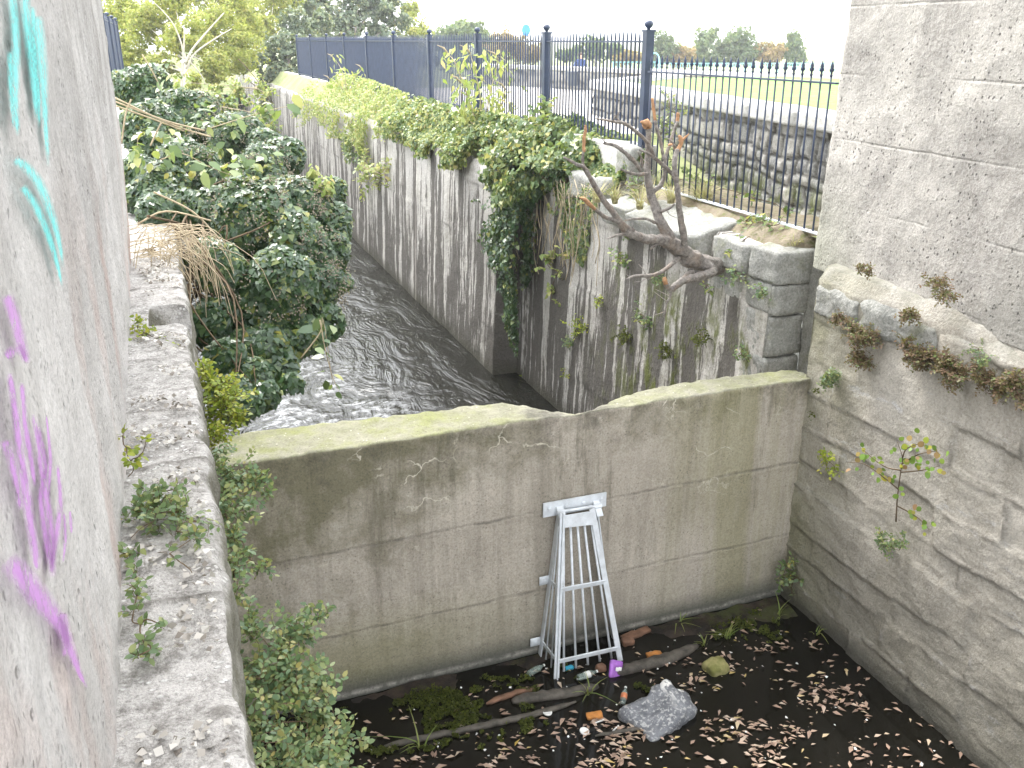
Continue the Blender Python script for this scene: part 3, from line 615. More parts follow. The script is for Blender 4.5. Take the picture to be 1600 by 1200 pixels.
wallL = thing('lock_wall', 'left lock wall topped by a worn grey stone ledge beside the graffitied pier', 'stone wall', loc=(0, 4, -4.5))
sweep('wall_face', ysL, rs(profL), 'Y', M['ledge'], wallL, dL)
under(wallL)
# ---- concrete dam
ktop = [(340, 682), (460, 665), (600, 650), (700, 638), (785, 627), (815, 630), (850, 637), (885, 640), (925, 636), (960, 622), (1000, 609), (1060, 598), (1100, 592), (1240, 575), (1262, 573)]
kx = [at(a, b_, Z, -2.5) for a, b_ in ktop]; bxs = np.array([k[0] for k in kx]); bys = np.array([k[1] for k in kx])
def profD(x):
    yb = float(np.interp(x, bxs, bys)); nt_ = math.exp(-((x-NX)/.30)**2)
    zf = -2.5-.012*math.exp(-((x-NX-.02)/.10)**2); zb = -2.5-.02*nt_
    return seg2([(5.45, -4.9), (5.45, zf-.012), (5.462, zf), (yb-.02, zb), (yb, zb-.02), (yb+.02, -4.9)])
def seg2(p):
    p = np.array(p, float); l = np.r_[0, np.cumsum(np.linalg.norm(np.diff(p, axis=0), axis=1))]
    t = np.concatenate([np.linspace(0, l[1], 100)[:-1], np.linspace(l[1], l[2], 3)[:-1], np.linspace(l[2], l[3], 22)[:-1], np.linspace(l[3], l[4], 3)[:-1], np.linspace(l[4], l[5], 20)])
    return np.stack([np.interp(t, l, p[:, 0]), np.interp(t, l, p[:, 1])], -1)
def dD(P, N):
    n_ = np.exp(-((P[..., 0]-NX)/.34)**2)*np.clip((P[..., 2]+2.85)/.3, 0, 1)*np.clip((P[..., 1]-5.44)/.1, .35, 1)
    off = fbm(P, 1.1, 61, 3)*.012+fbm(P, 12, 62, 3)*.006+n_*(fbm(P, 11, 63, 4)*.04)+np.clip(1-np.abs(P[..., 2]+2.5)/.03, 0, 1)*fbm(P, 14, 64, 3)*.014
    for zz in (JZ1, JZ2): off = off-np.clip(1-np.abs(P[..., 2]-zz)/.02, 0, 1)*.003*(fbm(P, 3, 66, 2) > -.05)+np.where(P[..., 2] < zz, .006, 0)
    return off, None, None
dam = sweep('concrete_dam', fine(-.05, 4.56, .022), profD, 'X', M['dam'], None, dD)
for v in dam.data.vertices: pass
tag(dam, 'mossy concrete dam wall closing the lock, with a crumbled notch in its top', 'dam')
# ---- bridge piers
def pl(p, q, y): return p[0]+(q[0]-p[0])*(y-p[1])/(q[1]-p[1])
pa, pb = at(1267, 392, Z, -1.58), at(1600, 513, Z, -1.58)
def xR(y, z): 
    topx = at(1325, 0, Y, pa[1])[0]; ztop = at(1325, 0, Y, pa[1])[2]
    return pl(pa, pb, y)+(topx-pa[0])*(z+1.58)/(ztop+1.58)
PRZ = 3.5
def pier(name, fx, y0, y1, out, m, lab, extra=0.0, seedn=0):
    ys = fine(y0, y1-.07, .03)+[y1-.03, y1-.008, y1]; zs = np.array(fine(-1.70, PRZ, .035))
    A = []
    for y in ys:
        r = max(0, y-(y1-.07)); dx = (.07-math.sqrt(max(0, .0049-r*r)))*out
        A.append([(fx(min(y, y1), z)+dx, y+endlean(name, z)*max(0, (y-y0)/(y1-y0)), z) for z in zs])
    # end face going outward
    for w in np.linspace(.05, 3, 60): A.append([(fx(y1, z)+(.07+w)*out, y1+endlean(name, z), z) for z in zs])
    P = np.array(A); d = fbm(P, 1.2, seedn, 4)*.02+fbm(P, 8, seedn+1, 4)*.014+fbm(P*np.array([1, 1, .6]), 24, seedn+2, 2)*.006
    w = P[..., 2]+.0*P[..., 0]; ln = np.abs(((w/.46) % 1)-.5); d -= 0
    P[..., 0] -= d*out
    n, k, _ = P.shape; a, b2 = np.meshgrid(np.arange(n-1), np.arange(k-1), indexing='ij'); F = np.stack([a*k+b2, (a+1)*k+b2, (a+1)*k+b2+1, a*k+b2+1], -1).reshape(-1, 4)
    if out < 0: F = F[:, ::-1]
    t = thing(name, lab, 'bridge pier', loc=(fx((y0+y1)/2, -1.6)+out, (y0+y1)/2, -1.6)); mesh('pier_face', P.reshape(-1, 3), F, m, t, True); return t
def endlean(name, z): return 0.
la, lb = at(180, 1100, Z, -1.62), at(205, 400, Z, -1.62); LY1 = 7.75
def xL(y, z):
    base = pl(la, lb, y); tx, tz = at(160, 0, Y, LY1)[0], at(160, 0, Y, LY1)[2]; mx = at(186, 190, Y, LY1); bx = pl(la, lb, LY1)
    g = float(np.interp(z, [-1.62, mx[2], tz, 3], [0, mx[0]-bx, tx-bx, (tx-bx)*1.5])); return base+g*max(0, min(1, (y-2)/(LY1-2)))
pierR = pier('bridge_pier', xR, -1.5, pa[1], 1, M['pierR'], 'rough pitted concrete bridge pier on the right, with no graffiti', seedn=71)
pierL = pier('bridge_pier', xL, -1.5, LY1, -1, M['pierL'], 'smooth concrete bridge pier on the left, sprayed with teal and purple graffiti', seedn=81)
under(pierR)
# graffiti: paint films 3 mm off the concrete
def paint(name, col, seed):
    a = NT(name); uv = a.n('ShaderNodeUVMap').outputs[0]; u = a.xyz(0, uv); v = a.xyz(1, uv)
    e = a.ma('MULTIPLY', a.rng(a.ma('ABSOLUTE', a.ma('SUBTRACT', u, .5)), .5, .08, 0, 1), a.rng(v, 0, .05, .3, 1)); e = a.ma('MULTIPLY', e, a.rng(v, 1, .9, 0, 1))
    br = a.ramp(a.noise(30, 5, .75), (.30, 0.), (.52, 1.)); e = a.ma('MULTIPLY', a.ma('ADD', e, a.ma('MULTIPLY', a.ma('SUBTRACT', a.noise(40, 4, .8), .5), .6)), br, True)
    return a.pbr(a.mix(a.noise(8, 3), col, tuple(min(1, c*1.25) for c in col)), .75, alpha=a.ma('MULTIPLY', e, .82, True))
M['teal'] = paint('teal_spray', (.12, .60, .58), 1); M['purp'] = paint('purple_spray', (.44, .20, .50), 2)
def onpier(px, py):
    d = ray(px, py)
    y = 3.
    for _ in range(30):
        x = xL(y, d[2]*y/d[1])+.006; y = max(.25, min(9, x/d[0]*d[1])) if abs(d[0]) > 1e-6 else y
    return np.array([xL(y, d[2]*y/d[1])+.02, y, d[2]*y/d[1]])
def stroke(pts, m, nm):
    p = spline([(x_, y_, w_*1.35) for x_, y_, w_ in pts], 5); V, uv = [], []; n = len(p)
    for i in range(n):
        t = p[min(i+1, n-1), :2]-p[max(i-1, 0), :2]; t = t/(np.linalg.norm(t)+1e-9); s_ = np.array([-t[1], t[0]])
        for k in range(5):
            q = p[i, :2]+s_*p[i, 2]*(k/4-.5); V.append(onpier(*q)); uv.append((k/4, i/(n-1)))
    F = [(i*5+k, i*5+k+1, (i+1)*5+k+1, (i+1)*5+k) for i in range(n-1) for k in range(4)]
    o = mesh(nm, V, F, m, pierL, True, uv)
for s_ in ([(8, -12, 14), (14, 60, 14), (12, 150, 12), (16, 215, 6)], [(28, -12, 16), (34, 50, 16), (42, 110, 14), (48, 190, 7)], [(4, 80, 10), (6, 150, 9), (10, 200, 5)], [(42, 10, 9), (44, 80, 9), (50, 140, 7), (52, 200, 5)],
           [(50, 25, 15), (52, 60, 19), (56, 100, 17), (60, 150, 12), (62, 200, 9), (66, 262, 5)], [(10, 250, 12), (30, 262, 15), (52, 290, 15), (70, 335, 13), (82, 375, 9), (90, 420, 4)], [(23, 292, 11), (42, 318, 13), (60, 355, 12), (76, 400, 9), (88, 450, 4)]): stroke(s_, M['teal'], 'teal_graffiti')
for s_ in ([(-4, 462, 18), (10, 505, 20), (20, 545, 18), (30, 570, 8)], [(-6, 560, 14), (14, 545, 14), (28, 562, 10)], [(0, 585, 10), (8, 640, 12), (18, 720, 14), (28, 790, 16), (40, 870, 14), (44, 895, 7)], [(20, 600, 8), (24, 660, 10), (34, 720, 10), (40, 765, 5)], [(38, 650, 6), (46, 690, 10), (56, 760, 12), (66, 830, 12), (70, 900, 10)],
           [(46, 668, 7), (58, 730, 8), (50, 780, 9), (60, 850, 12), (72, 905, 12)], [(78, 728, 6), (82, 790, 9), (74, 840, 12), (68, 870, 11), (66, 905, 8)], [(98, 800, 4), (99, 820, 7), (100, 836, 3)], [(-8, 690, 18), (6, 740, 12), (16, 800, 8)], [(-6, 878, 30), (20, 905, 34), (44, 935, 34), (66, 960, 28), (84, 985, 20), (98, 1020, 16), (112, 1055, 9), (124, 1078, 4)], [(84, 960, 16), (90, 1000, 16), (86, 1030, 7)],
           [(86, 880, 3), (90, 840, 6), (88, 800, 3)], [(60, 650, 3), (66, 720, 7), (62, 780, 4)]): stroke(s_, M['purp'], 'purple_graffiti')
under(pierL)
deck = mesh('unseen_bridge_deck', [(-3.5, -1.4, 3.4), (9, -1.4, 3.4), (9, 1.6, 3.4), (-3.5, 1.6, 3.4), (-3.5, -1.4, 4.2), (9, -1.4, 4.2), (9, 1.6, 4.2), (-3.5, 1.6, 4.2)], [(0, 3, 2, 1), (4, 5, 6, 7), (0, 1, 5, 4), (1, 2, 6, 5), (2, 3, 7, 6), (3, 0, 4, 7)], M['pierR']); tag(deck, kind='structure')  # unseen deck overhead, raised and sized for the shade it casts
# ---- water
def wsheet(name, x0_, x1_, y0_, y1_, z, m, st):
    xs, ys = np.array(fine(x0_, x1_, st)), np.array(fine(y0_, y1_, st)); a, b_ = np.meshgrid(xs, ys, indexing='ij')
    o = mesh(name, np.stack([a, b_, a*0+z], -1).reshape(-1, 3), gridF(len(xs), len(ys)), m, None, True); tag(o, kind='structure'); return o
wsheet('pool_water', -.2, 4.7, -1.5, 5.6, -4.5, M['pool'], .5)
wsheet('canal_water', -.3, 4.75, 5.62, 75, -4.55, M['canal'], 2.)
# ---- ground
def hR(x, y):
    r = np.hypot(x, y); base = -1.60+.48*np.clip((y-8.7)/2.2, 0, 1); base = base-np.clip((r-24)/8, 0, 1)*1.3-np.clip((r-60)/200, 0, 1)*2
    base = np.where((x < 4.78) & (y < 8.9), -1.60, base); return np.where((x < 4.78) & (y >= 8.9), -1.5, base)
def terrain(name, xs, ys, fn, m, amp=.02):
    a, b_ = np.meshgrid(np.array(xs), np.array(ys), indexing='ij'); z = fn(a, b_); P = np.stack([a, b_, z], -1); P[..., 2] += fbm(P, 1.3, 5, 4)*amp*2
    o = mesh(name, P.reshape(-1, 3), gridF(len(xs), len(ys)), m, None, True); tag(o, kind='structure'); return o
terrain('bank_ground', fine(4.55, 5.4, .05), fine(5.95, 8.9, .05), lambda x, y: -1.78+.15*np.clip((x-4.55)/.1, 0, 1)+.15*np.clip((x-4.62)/.2, 0, 1)-.2*np.clip((6.1-y)/.12, 0, 1), M['soil'], .035)
terrain('verge_ground', fine(4.86, 6.7, .1), fine(5.0, 11.4, .1), lambda x, y: -1.53+.38*np.clip((y-8.7)/2.0, 0, 1), M['bankgrass'], .02)
terrain('wall_top_ground', fine(4.50, 4.80, .05), fine(8.9, 11.7, .1), lambda x, y: -1.80+.18*np.clip((x-4.5)/.08, 0, 1)+(.42*np.clip((x-4.5)/.25, 0, 1)+.03)*np.clip((y-9.0)/1.6, 0, 1), M['soil'], .03)
terrain('wall_top_ground', fine(4.17, 4.80, .06), fine(11.7, 60, .3), lambda x, y: -1.80+.2*np.clip((x-4.17)/.08, 0, 1)+.42*np.clip((x-4.3)/.4, 0, 1), M['bankgrass'], .03)
terrain('path', fine(4.9, 40, .7), fine(8.9, 50, .7), lambda x, y: hR(x, y)-.02, M['path'], .01)
terrain('park_ground', [20, 30, 45, 70, 110, 200, 400, 900], [-60, -20, 0, 20, 35, 50, 70, 100, 160, 300, 700, 1200], lambda x, y: -2.6-np.clip((np.hypot(x, y)-60)/200, 0, 1)*2, M['bankgrass'], .0)
terrain('far_ground', [-900, -300, -100, -40, -10, 0, 4, 20, 60, 110], [49, 60, 75, 110, 200, 400, 900, 1500], lambda x, y: -2.5-np.clip((y-60)/200, 0, 1)*2, M['bankgrass'], .0)
terrain('left_bank', list(np.linspace(-30, -4, 14))+fine(-3.6, -.3, .3), fine(-10, 60, 1.), lambda x, y: -1.68+.5*np.clip((-x-1)/3, 0, 1)*np.clip((y-9)/4, 0, 1), M['bankgrass'], .05)
def canal_end(x, y): return -5+4.2*np.clip((y-52)/6, 0, 1)
terrain('canal_end_bank', fine(-1, 5.5, .5), fine(51, 64, 1.), canal_end, M['bankgrass'], .1)
# raised lawn behind the stone wall
def poly_sheet(name, pts, z, m, kind='structure'):
    o = mesh(name, [(p[0], p[1], z) for p in pts], [tuple(range(len(pts)))], m); tag(o, kind=kind); return o
SWa, SWb, SWc = np.array([5.05, 5.0]), np.array([5.30, 6.56]), np.array([6.56, 13.83])
poly_sheet('lawn', [(14.2, 4.4), (11.1, 15.2), (8.9, 15.4), (6.70, 13.75), (5.45, 6.5), (5.2, 4.4)], -.67, M['grass'])
# ---- stone retaining wall
def wallline(name, pts, zb, zt, th, m, rowh, blen, seed, amp, capw, caph, lab, st=.02, capm=None, jd=.03):
    t = thing(name, lab, 'stone wall', loc=(*pts[0], zb))
    for i in range(len(pts)-1):
        p, q = np.array(pts[i]), np.array(pts[i+1]); L = np.linalg.norm(q-p); d = (q-p)/L; nn = np.array([-d[1], d[0]])
        us, zs = np.array(fine(0, L, st)), np.array(fine(zb, zt, st)); U_, Z_ = np.meshgrid(us, zs, indexing='ij'); j, tn, dd = coursing(U_+i*30, Z_, rowh, blen, seed, .022, .05, .5)
        P = np.zeros(U_.shape+(3,)); P[..., 0] = p[0]+d[0]*U_; P[..., 1] = p[1]+d[1]*U_; P[..., 2] = Z_; off = (tn-.3)*amp+np.clip(dd/.03, 0, 1)*jd+fbm(P, 14, seed, 3)*.012
        P[..., :2] += nn*off[..., None]; o = mesh('wall_face', P.reshape(-1, 3), gridF(*U_.shape), m, t, True)
        for nm, v in (('joint', j), ('tone', tn)): o.data.attributes.new(nm, 'FLOAT', 'POINT').data.foreach_set('value', v.astype(np.float32).ravel())
        n = max(1, int(L/.9))
        for k in range(n):
            c = p+d*L*(k+.5)/n-nn*(th/2-.04); rblock('cap_stone', (c[0], c[1], zt+caph/2), (L/n-.008, capw, caph), (0, 0, math.atan2(d[1], d[0])), .02, .008, 5, capm or M['kerb'], t, 5, seed+k)
    under(t); return t
wallline('retaining_wall', [SWa, SWc], -1.62, -.74, .3, M['rub'], .135, .15, 5, .045, .42, .14, 'grey rubble retaining wall with a pale cap, behind the low railing')
wallline('retaining_wall', [SWc, (8.9, 15.6)], -1.3, -.74, .3, M['rub'], .125, .17, 6, .035, .42, .14, 'short return of the rubble wall at the edge of the raised lawn', .05)
wallline('park_wall', [(13.9, 4.6), (11.5, 13.5), (9.5, 21), (8.2, 25.5)], -1.15, -.72, .3, M['rub'], .14, .3, 9, .02, .36, .1, 'long low grey wall beyond the lawn and the pale path', .08)
# plinth under the tall fence
pv = []; pys = [8.95]+fine(10, 60, 2.); 
def zpl(y): return -1.085-.10*min(1, max(0, (y-9)/13))
for y in pys:
    for x_, z_ in ((4.70, -1.75), (4.71, zpl(y)-.02), (4.73, zpl(y)), (5.02, zpl(y)), (5.02, -1.75)): pv.append((x_+random.uniform(-.01, .01), y, z_))
pf = [(i*5+k, i*5+k+1, (i+1)*5+k+1, (i+1)*5+k) for i in range(len(pys)-1) for k in range(4)]+[(0, 4, 3, 2, 1)]
tag(mesh('fence_plinth', pv, pf, M['kerb']), 'pale concrete plinth under the tall blue-black fence', 'plinth')

rblock('plinth_stone', (4.82, 9.05, -1.38), (.34, .34, .56), (0, 0, .05), .04, .02, 3, M['blk'], None, 10, 90); tag(bpy.data.objects['plinth_stone'], 'rough grey stone block under the nearest tall fence post', 'stone block')
# ================================================================== FENCES
def fence(lab, posts, x, zbase, ztop, spacing, pw, tip=.09, grp=None, rail2=True):
    t = thing('iron_fence', lab, 'fence', loc=(x, posts[0], zbase(posts[0])))
    for y in posts:
        b = MB(); zb = zbase(y)-.06; b.box((x-pw/2, y-pw/2, zb), (x+pw/2, y+pw/2, ztop-.08)); b.box((x-pw*.62, y-pw*.62, ztop-.08), (x+pw*.62, y+pw*.62, ztop-.06)); b.box((x-pw*.8, y-pw*.8, zb), (x+pw*.8, y+pw*.8, zb+.05))
        o = b.build('fence_post', M['iron'], t); c = MB().lathe((x, y, ztop-.06), [(.018, 0), (.02, .015), (pw*.42, .03), (pw*.56, .055), (pw*.42, .08), (.012, .094)], 12).build('ball_finial', M['iron'], o, True)
    for a, c in zip(posts[:-1], posts[1:]):
        lo, hi = min(a, c)+pw/2, max(a, c)-pw/2; b = MB(); n = int((hi-lo)/spacing)
        for i in range(n+1):
            y = lo+(hi-lo)*(i+.5)/(n+1); zb = zbase(y)+.03
            b.tube([(x, y, zb), (x, y, ztop-.14), (x, y, ztop-.14+tip*.5), (x, y, ztop-.14+tip)], [.0125, .0125, .008, .001], 6)
        b.build('bar_panel', M['iron'], t)
        r = MB().box((x-.02, lo, ztop-.185), (x+.02, hi, ztop-.165)); 
        for i in (0,): r.add([(x-.02, lo, zbase(lo)+.06), (x+.02, lo, zbase(lo)+.06), (x+.02, hi, zbase(hi)+.06), (x-.02, hi, zbase(hi)+.06), (x-.02, lo, zbase(lo)+.08), (x+.02, lo, zbase(lo)+.08), (x+.02, hi, zbase(hi)+.08), (x-.02, hi, zbase(hi)+.08)], [(0,3,2,1),(4,5,6,7),(0,1,5,4),(1,2,6,5),(2,3,7,6),(3,0,4,7)])
        r.build('rail', M['iron'], t)
    under(t); return t
FX = 4.84
yp = [float(at(px, 60, X, FX)[1]) for px in (1013, 854, 746, 671, 615, 573, 538, 510)]; yp += [yp[-1]+3.1, yp[-1]+6.2]
fence('tall blue-black iron fence with ball-topped posts, standing on the plinth above the canal wall', yp, FX, lambda y: zpl(y) if y > 9.3 else -1.55, .15, .096, .09)
lf = [float(at(px, 60, X, -1.05)[1]) for px in (166, 181, 192)]
fence('blue-black iron fence glimpsed beside the left pier, behind the ivy', [20., 23., 26., 29., 32.], -.95, lambda y: -.95, .62, .12, .11)
t = thing('iron_railing', 'low black railing with spear finials in front of the rubble wall', 'railing', loc=(4.82, 6, -1.5))
for i in range(26):
    y = 5.99+i*.1135; x_ = 4.82; lean = random.uniform(-.006, .006)
    b = MB().tube([(x_, y, -1.46), (x_+lean, y, -.27)], .0085, 8); b.lathe((x_+lean, y, -.275), [(.0085, 0), (.013, .01), (.008, .02), (.008, .035), (.020, .045), (.012, .06), (.015, .075), (.007, .1), (.001, .125)], 8)
    b.add([(x_+lean-.003, y-.024, -.235), (x_+lean+.003, y-.024, -.235), (x_+lean, y-.030, -.215), (x_+lean, y, -.21), (x_+lean, y+.030, -.215), (x_+lean-.003, y+.024, -.235), (x_+lean+.003, y+.024, -.235), (x_+lean, y, -.245)], [(0, 2, 3, 7), (7, 3, 4, 5)])
    b.build('bar', M['iron'], t, True)
MB().box((4.80, 5.90, -.325), (4.84, 8.86, -.31)).build('rail', M['iron'], t); MB().box((4.80, 5.90, -1.47), (4.84, 8.86, -1.455)).build('rail', M['galv'], t)
under(t)
# ================================================================== CUT TREE STUMP GROWING FROM THE WALL
zx = lambda p: (860+p[0]/3.4295, 150+p[1]/3.4286)
def limb(b, pts, seed=0, rough=.12, n=9):
    """pts: zoom x, zoom y, radius in zoom px, world Y"""
    Q, Rr = [], []
    for x_, y_, r_, yy in pts:
        c = at(*zx((x_, y_)), Y, yy); Q.append(c); Rr.append(.88*r_/3.43*float(c@CF)/FPX)
    q = spline(np.hstack([np.array(Q), np.array(Rr)[:, None]]), 5); r = q[:, 3]*(1+.05*np.sin(np.arange(len(q))*1.1+seed))*RNG.uniform(.94, 1.06, len(q))
    P = q[:, :3]+RNG.normal(size=(len(q), 3))*r[:, None]*.07; b.tube(P, np.maximum(r, .002), n, True, rough, seed); return P, r
tree = thing('cut_tree', 'dead grey tree stump with lopped branches growing out of the wall below the coping', 'tree stump', loc=at(*zx((980, 920)), Y, 6.9))
b = MB()
limb(b, [(1030, 930, 42, 7.0), (970, 925, 46, 6.85), (880, 905, 48, 6.7), (790, 885, 52, 6.6), (710, 835, 50, 6.55), (650, 790, 42, 6.5), (600, 772, 34, 6.45), (520, 768, 28, 6.4), (450, 745, 25, 6.36), (400, 732, 22, 6.33)], 1, .2, 14)
limb(b, [(800, 880, 40, 6.6), (870, 940, 34, 6.55), (790, 968, 27, 6.45), (705, 992, 22, 6.4), (655, 1033, 20, 6.38), (632, 1028, 16, 6.36), (618, 1000, 13, 6.34)], 2, .2, 12)
for k, r_ in enumerate(((1010, 960, 20), (1000, 900, 24), (930, 960, 18))): limb(b, [(r_[0]-60, 930, 22, 6.75), (r_[0], r_[1], r_[2], 6.95), (r_[0]+50, r_[1]+10, 12, 7.1)], k+5, .3)
b.build('trunk', M['bark'], tree, True)
BR = [  # branch polylines
 [(430, 745, 20, 6.35), (400, 720, 21, 6.33), (342, 632, 19, 6.25), (286, 560, 17, 6.2), (232, 472, 15, 6.12), (182, 386, 13, 6.05), (150, 370, 11, 6.02), (108, 348, 9, 6.0), (72, 328, 7, 5.98)],
 [(184, 392, 11, 6.05), (172, 350, 9, 6.05), (178, 295, 9, 6.03)], [(420, 735, 12, 6.35), (385, 740, 9, 6.3), (345, 750, 7, 6.25), (303, 766, 3, 6.2)],
 [(440, 722, 18, 6.35), (392, 690, 16, 6.3), (342, 665, 14, 6.25), (292, 648, 12, 6.2), (232, 600, 12, 6.12)],
 [(650, 790, 40, 6.5), (625, 735, 36, 6.5), (596, 685, 32, 6.5), (568, 615, 28, 6.55), (545, 540, 26, 6.6), (527, 470, 25, 6.6), (520, 400, 22, 6.62), (524, 300, 19, 6.62), (526, 200, 18, 6.62), (525, 165, 18, 6.62)],
 [(520, 415, 11, 6.6), (470, 420, 10, 6.5), (420, 410, 9, 6.42), (375, 392, 6, 6.35)], [(484, 400, 11, 6.62), (450, 352, 13, 6.6), (400, 305, 12, 6.55), (340, 264, 11, 6.5), (288, 253, 8, 6.45)],
 [(492, 380, 7, 6.55), (488, 335, 7, 6.5), (470, 300, 5, 6.45)], [(548, 512, 15, 6.6), (588, 482, 15, 6.6), (608, 440, 13, 6.6), (612, 380, 11, 6.6), (622, 310, 11, 6.62), (640, 262, 10, 6.65), (658, 195, 9, 6.68), (680, 135, 8, 6.7)],
 [(655, 418, 15, 6.55), (612, 375, 13, 6.5), (562, 335, 12, 6.45), (520, 305, 9, 6.4), (478, 290, 5, 6.36)], [(556, 322, 12, 6.45), (520, 250, 12, 6.4), (465, 195, 11, 6.35), (402, 150, 10, 6.3), (345, 138, 8, 6.25), (245, 121, 3.5, 6.2)], [(385, 146, 6, 6.3), (358, 120, 5, 6.3), (343, 98, 3, 6.3)],
 [(722, 855, 23, 6.5), (716, 770, 21, 6.45), (704, 680, 20, 6.42), (690, 590, 19, 6.4), (680, 500, 18, 6.4), (668, 415, 18, 6.4), (668, 340, 17, 6.42), (682, 285, 16, 6.45)], [(672, 275, 7, 6.42), (655, 250, 6, 6.4), (632, 228, 5, 6.4)],
 [(606, 345, 10, 6.58), (596, 270, 10, 6.6), (578, 200, 10, 6.6), (560, 130, 9, 6.62)], [(690, 865, 16, 6.5), (645, 905, 14, 6.42), (590, 945, 12, 6.36), (535, 962, 11, 6.3), (455, 965, 9, 6.25), (408, 981, 5, 6.2)],
 [(770, 940, 14, 6.5), (735, 955, 13, 6.5), (705, 985, 11, 6.45)], [(645, 1040, 9, 6.36), (640, 1080, 8, 6.36), (622, 1115, 6, 6.36), (612, 1185, 4, 6.36)], [(585, 622, 10, 6.52), (635, 602, 9, 6.45), (664, 578, 5, 6.4)], [(560, 680, 9, 6.5), (520, 660, 8, 6.44), (460, 658, 8, 6.4), (400, 666, 6, 6.35)], [(620, 770, 10, 6.45), (560, 800, 8, 6.4), (538, 818, 8, 6.38)], [(535, 962, 5, 6.3), (525, 975, 3, 6.3), (528, 985, 2, 6.3)]]
for k, p in enumerate(BR):
    b = MB(); limb(b, p, k, .15); b.build('branch', M['bark'], tree, True)
for i in range(40):
    p = random.choice(BR); q = random.randrange(len(p)-1); f = random.random(); a_, c_ = np.array(p[q]), np.array(p[q+1]); m_ = a_+(c_-a_)*f; o_ = at(*zx(m_[:2]), Y, m_[3]); d = nrm(RNG.normal(size=3)+np.array([-.3, -.2, .5])); L = random.uniform(.04, .16)
    MB().tube([o_, o_+d*L*.5+RNG.normal(size=3)*.008, o_+d*L+RNG.normal(size=3)*.015], [.0045, .003, .0012], 5).build('twig', M['bark'], tree, True)
for k, p in enumerate([[(178, 300, 9, 6.03), (180, 230, 10, 6.03), (187, 190, 9, 6.03), (188, 155, 5, 6.03)], [(236, 604, 12, 6.12), (205, 575, 13, 6.1), (180, 552, 11, 6.08), (158, 545, 4, 6.06)], [(525, 170, 19, 6.62), (516, 150, 27, 6.6), (500, 143, 14, 6.58), (485, 138, 6, 6.57)], [(680, 138, 9, 6.7), (683, 108, 10, 6.7), (684, 90, 8, 6.7)],
     [(684, 292, 15, 6.45), (698, 262, 12, 6.45), (700, 235, 14, 6.45), (690, 212, 8, 6.45)], [(700, 245, 7, 6.45), (722, 222, 7, 6.45), (742, 203, 4, 6.45)], [(562, 135, 9, 6.62), (552, 70, 9, 6.62), (546, 12, 8, 6.62)], [(620, 1005, 14, 6.34), (612, 985, 14, 6.34), (612, 970, 10, 6.34)], [(636, 262, 8, 6.65), (655, 262, 6, 6.6), (664, 285, 5, 6.6)]]):
    b = MB(); limb(b, p, k+40, .3); b.build('cut_end', M['cut'], tree, True)
under(tree)

# ================================================================== TRASH RACK
rack = thing('trash_rack', 'galvanised steel trash screen with tapering bars bolted to the dam face', 'trash screen', loc=(2.5, 5.3, -4.5))
zr = lambda x_, y_: (780+x_/3.332, 740+y_/3.333)
WP = 5.44
Pl = [at(*zr(*q), Y, WP-.01) for q in ((228, 192), (556, 132))]
b = MB(); b.bar(Pl[0], Pl[1], .012, .115, up=(0, 0, 1)); b2 = b.build('mounting_plate', M['galv'], rack)
for q in ((262, 182), (350, 165), (438, 150), (530, 131), (298, 195)):
    c = at(*zr(*q), Y, WP-.02); MB().lathe(c, [(.018, 0), (.018, .004), (.012, .004), (.012, .016)], 6, (0, -1, 0)).build('bolt', M['galv'], b2)
lt, rt = at(*zr(330, 205), Y, 5.33), at(*zr(483, 185), Y, 5.33); lb_, rb_ = at(*zr(297, 1078), Z, -4.52), at(*zr(632, 985), Z, -4.52)
lbk, rbk = at(*zr(312, 190), Y, 5.42), at(*zr(503, 160), Y, 5.42); lw, rw = at(*zr(212, 945), Y, 5.42), at(*zr(596, 880), Y, 5.42)
MB().bar(lt, lb_, .042, .012).build('frame_leg', M['galv'], rack); MB().bar(rt, rb_, .042, .012).build('frame_leg', M['galv'], rack)
MB().bar(lt, lb_, .008, .05).build('frame_leg', M['galv'], rack)
MB().bar(lbk, lw, .01, .05).build('rear_leg', M['galv'], rack); MB().bar(rbk, rw, .01, .05).build('rear_leg', M['galv'], rack)
lerp = lambda a, c, t_: a+(c-a)*t_
def yfr(a, c, py):  # parameter where the bar passes photo row
    ts = np.linspace(0, 1, 400); best = 0; bd = 9e9
    for t_ in ts:
        P = lerp(a, c, t_); y_ = 600-(P@CU)/(P@CF)*FPX
        if abs(y_-py) < bd: bd = abs(y_-py); best = t_
    return best
tl = {k: (yfr(lt, lb_, 740+a/3.333), yfr(rt, rb_, 740+c/3.333)) for k, (a, c) in dict(p0=(222, 195), p1=(282, 262), m=(608, 562), lo=(980, 908)).items()}
A_ = {k: (lerp(lt, lb_, v[0]), lerp(rt, rb_, v[1])) for k, v in tl.items()}
V = [A_['p0'][0], A_['p0'][1], A_['p1'][1], A_['p1'][0]]; th_ = np.array([0, .006, 0]); MB().add([v-th_ for v in V]+[v+th_ for v in V], [(0, 1, 2, 3), (7, 6, 5, 4), (0, 4, 5, 1), (1, 5, 6, 2), (2, 6, 7, 3), (3, 7, 4, 0)]).build('top_plate', M['galv'], rack)
MB().bar(A_['m'][0], A_['m'][1], .036, .012, up=(0, 1, .2)).build('cross_bar', M['galv'], rack); MB().bar(A_['lo'][0], A_['lo'][1], .036, .012, up=(0, 1, .2)).build('cross_bar', M['galv'], rack)
for k in range(5):
    f = (k+.7)/5.4; top = lerp(*A_['p1'], min(.97, max(.03, (f-.5)*1.15+.5))); bot = lerp(lb_, rb_, f)+np.array([0, 0, .06*0]); o_ = np.array([0, .02, 0])
    MB().tube([top+o_, bot+o_+np.array([0, 0, .05])], .0095, 6).build('bar', M['galv'], rack, True)
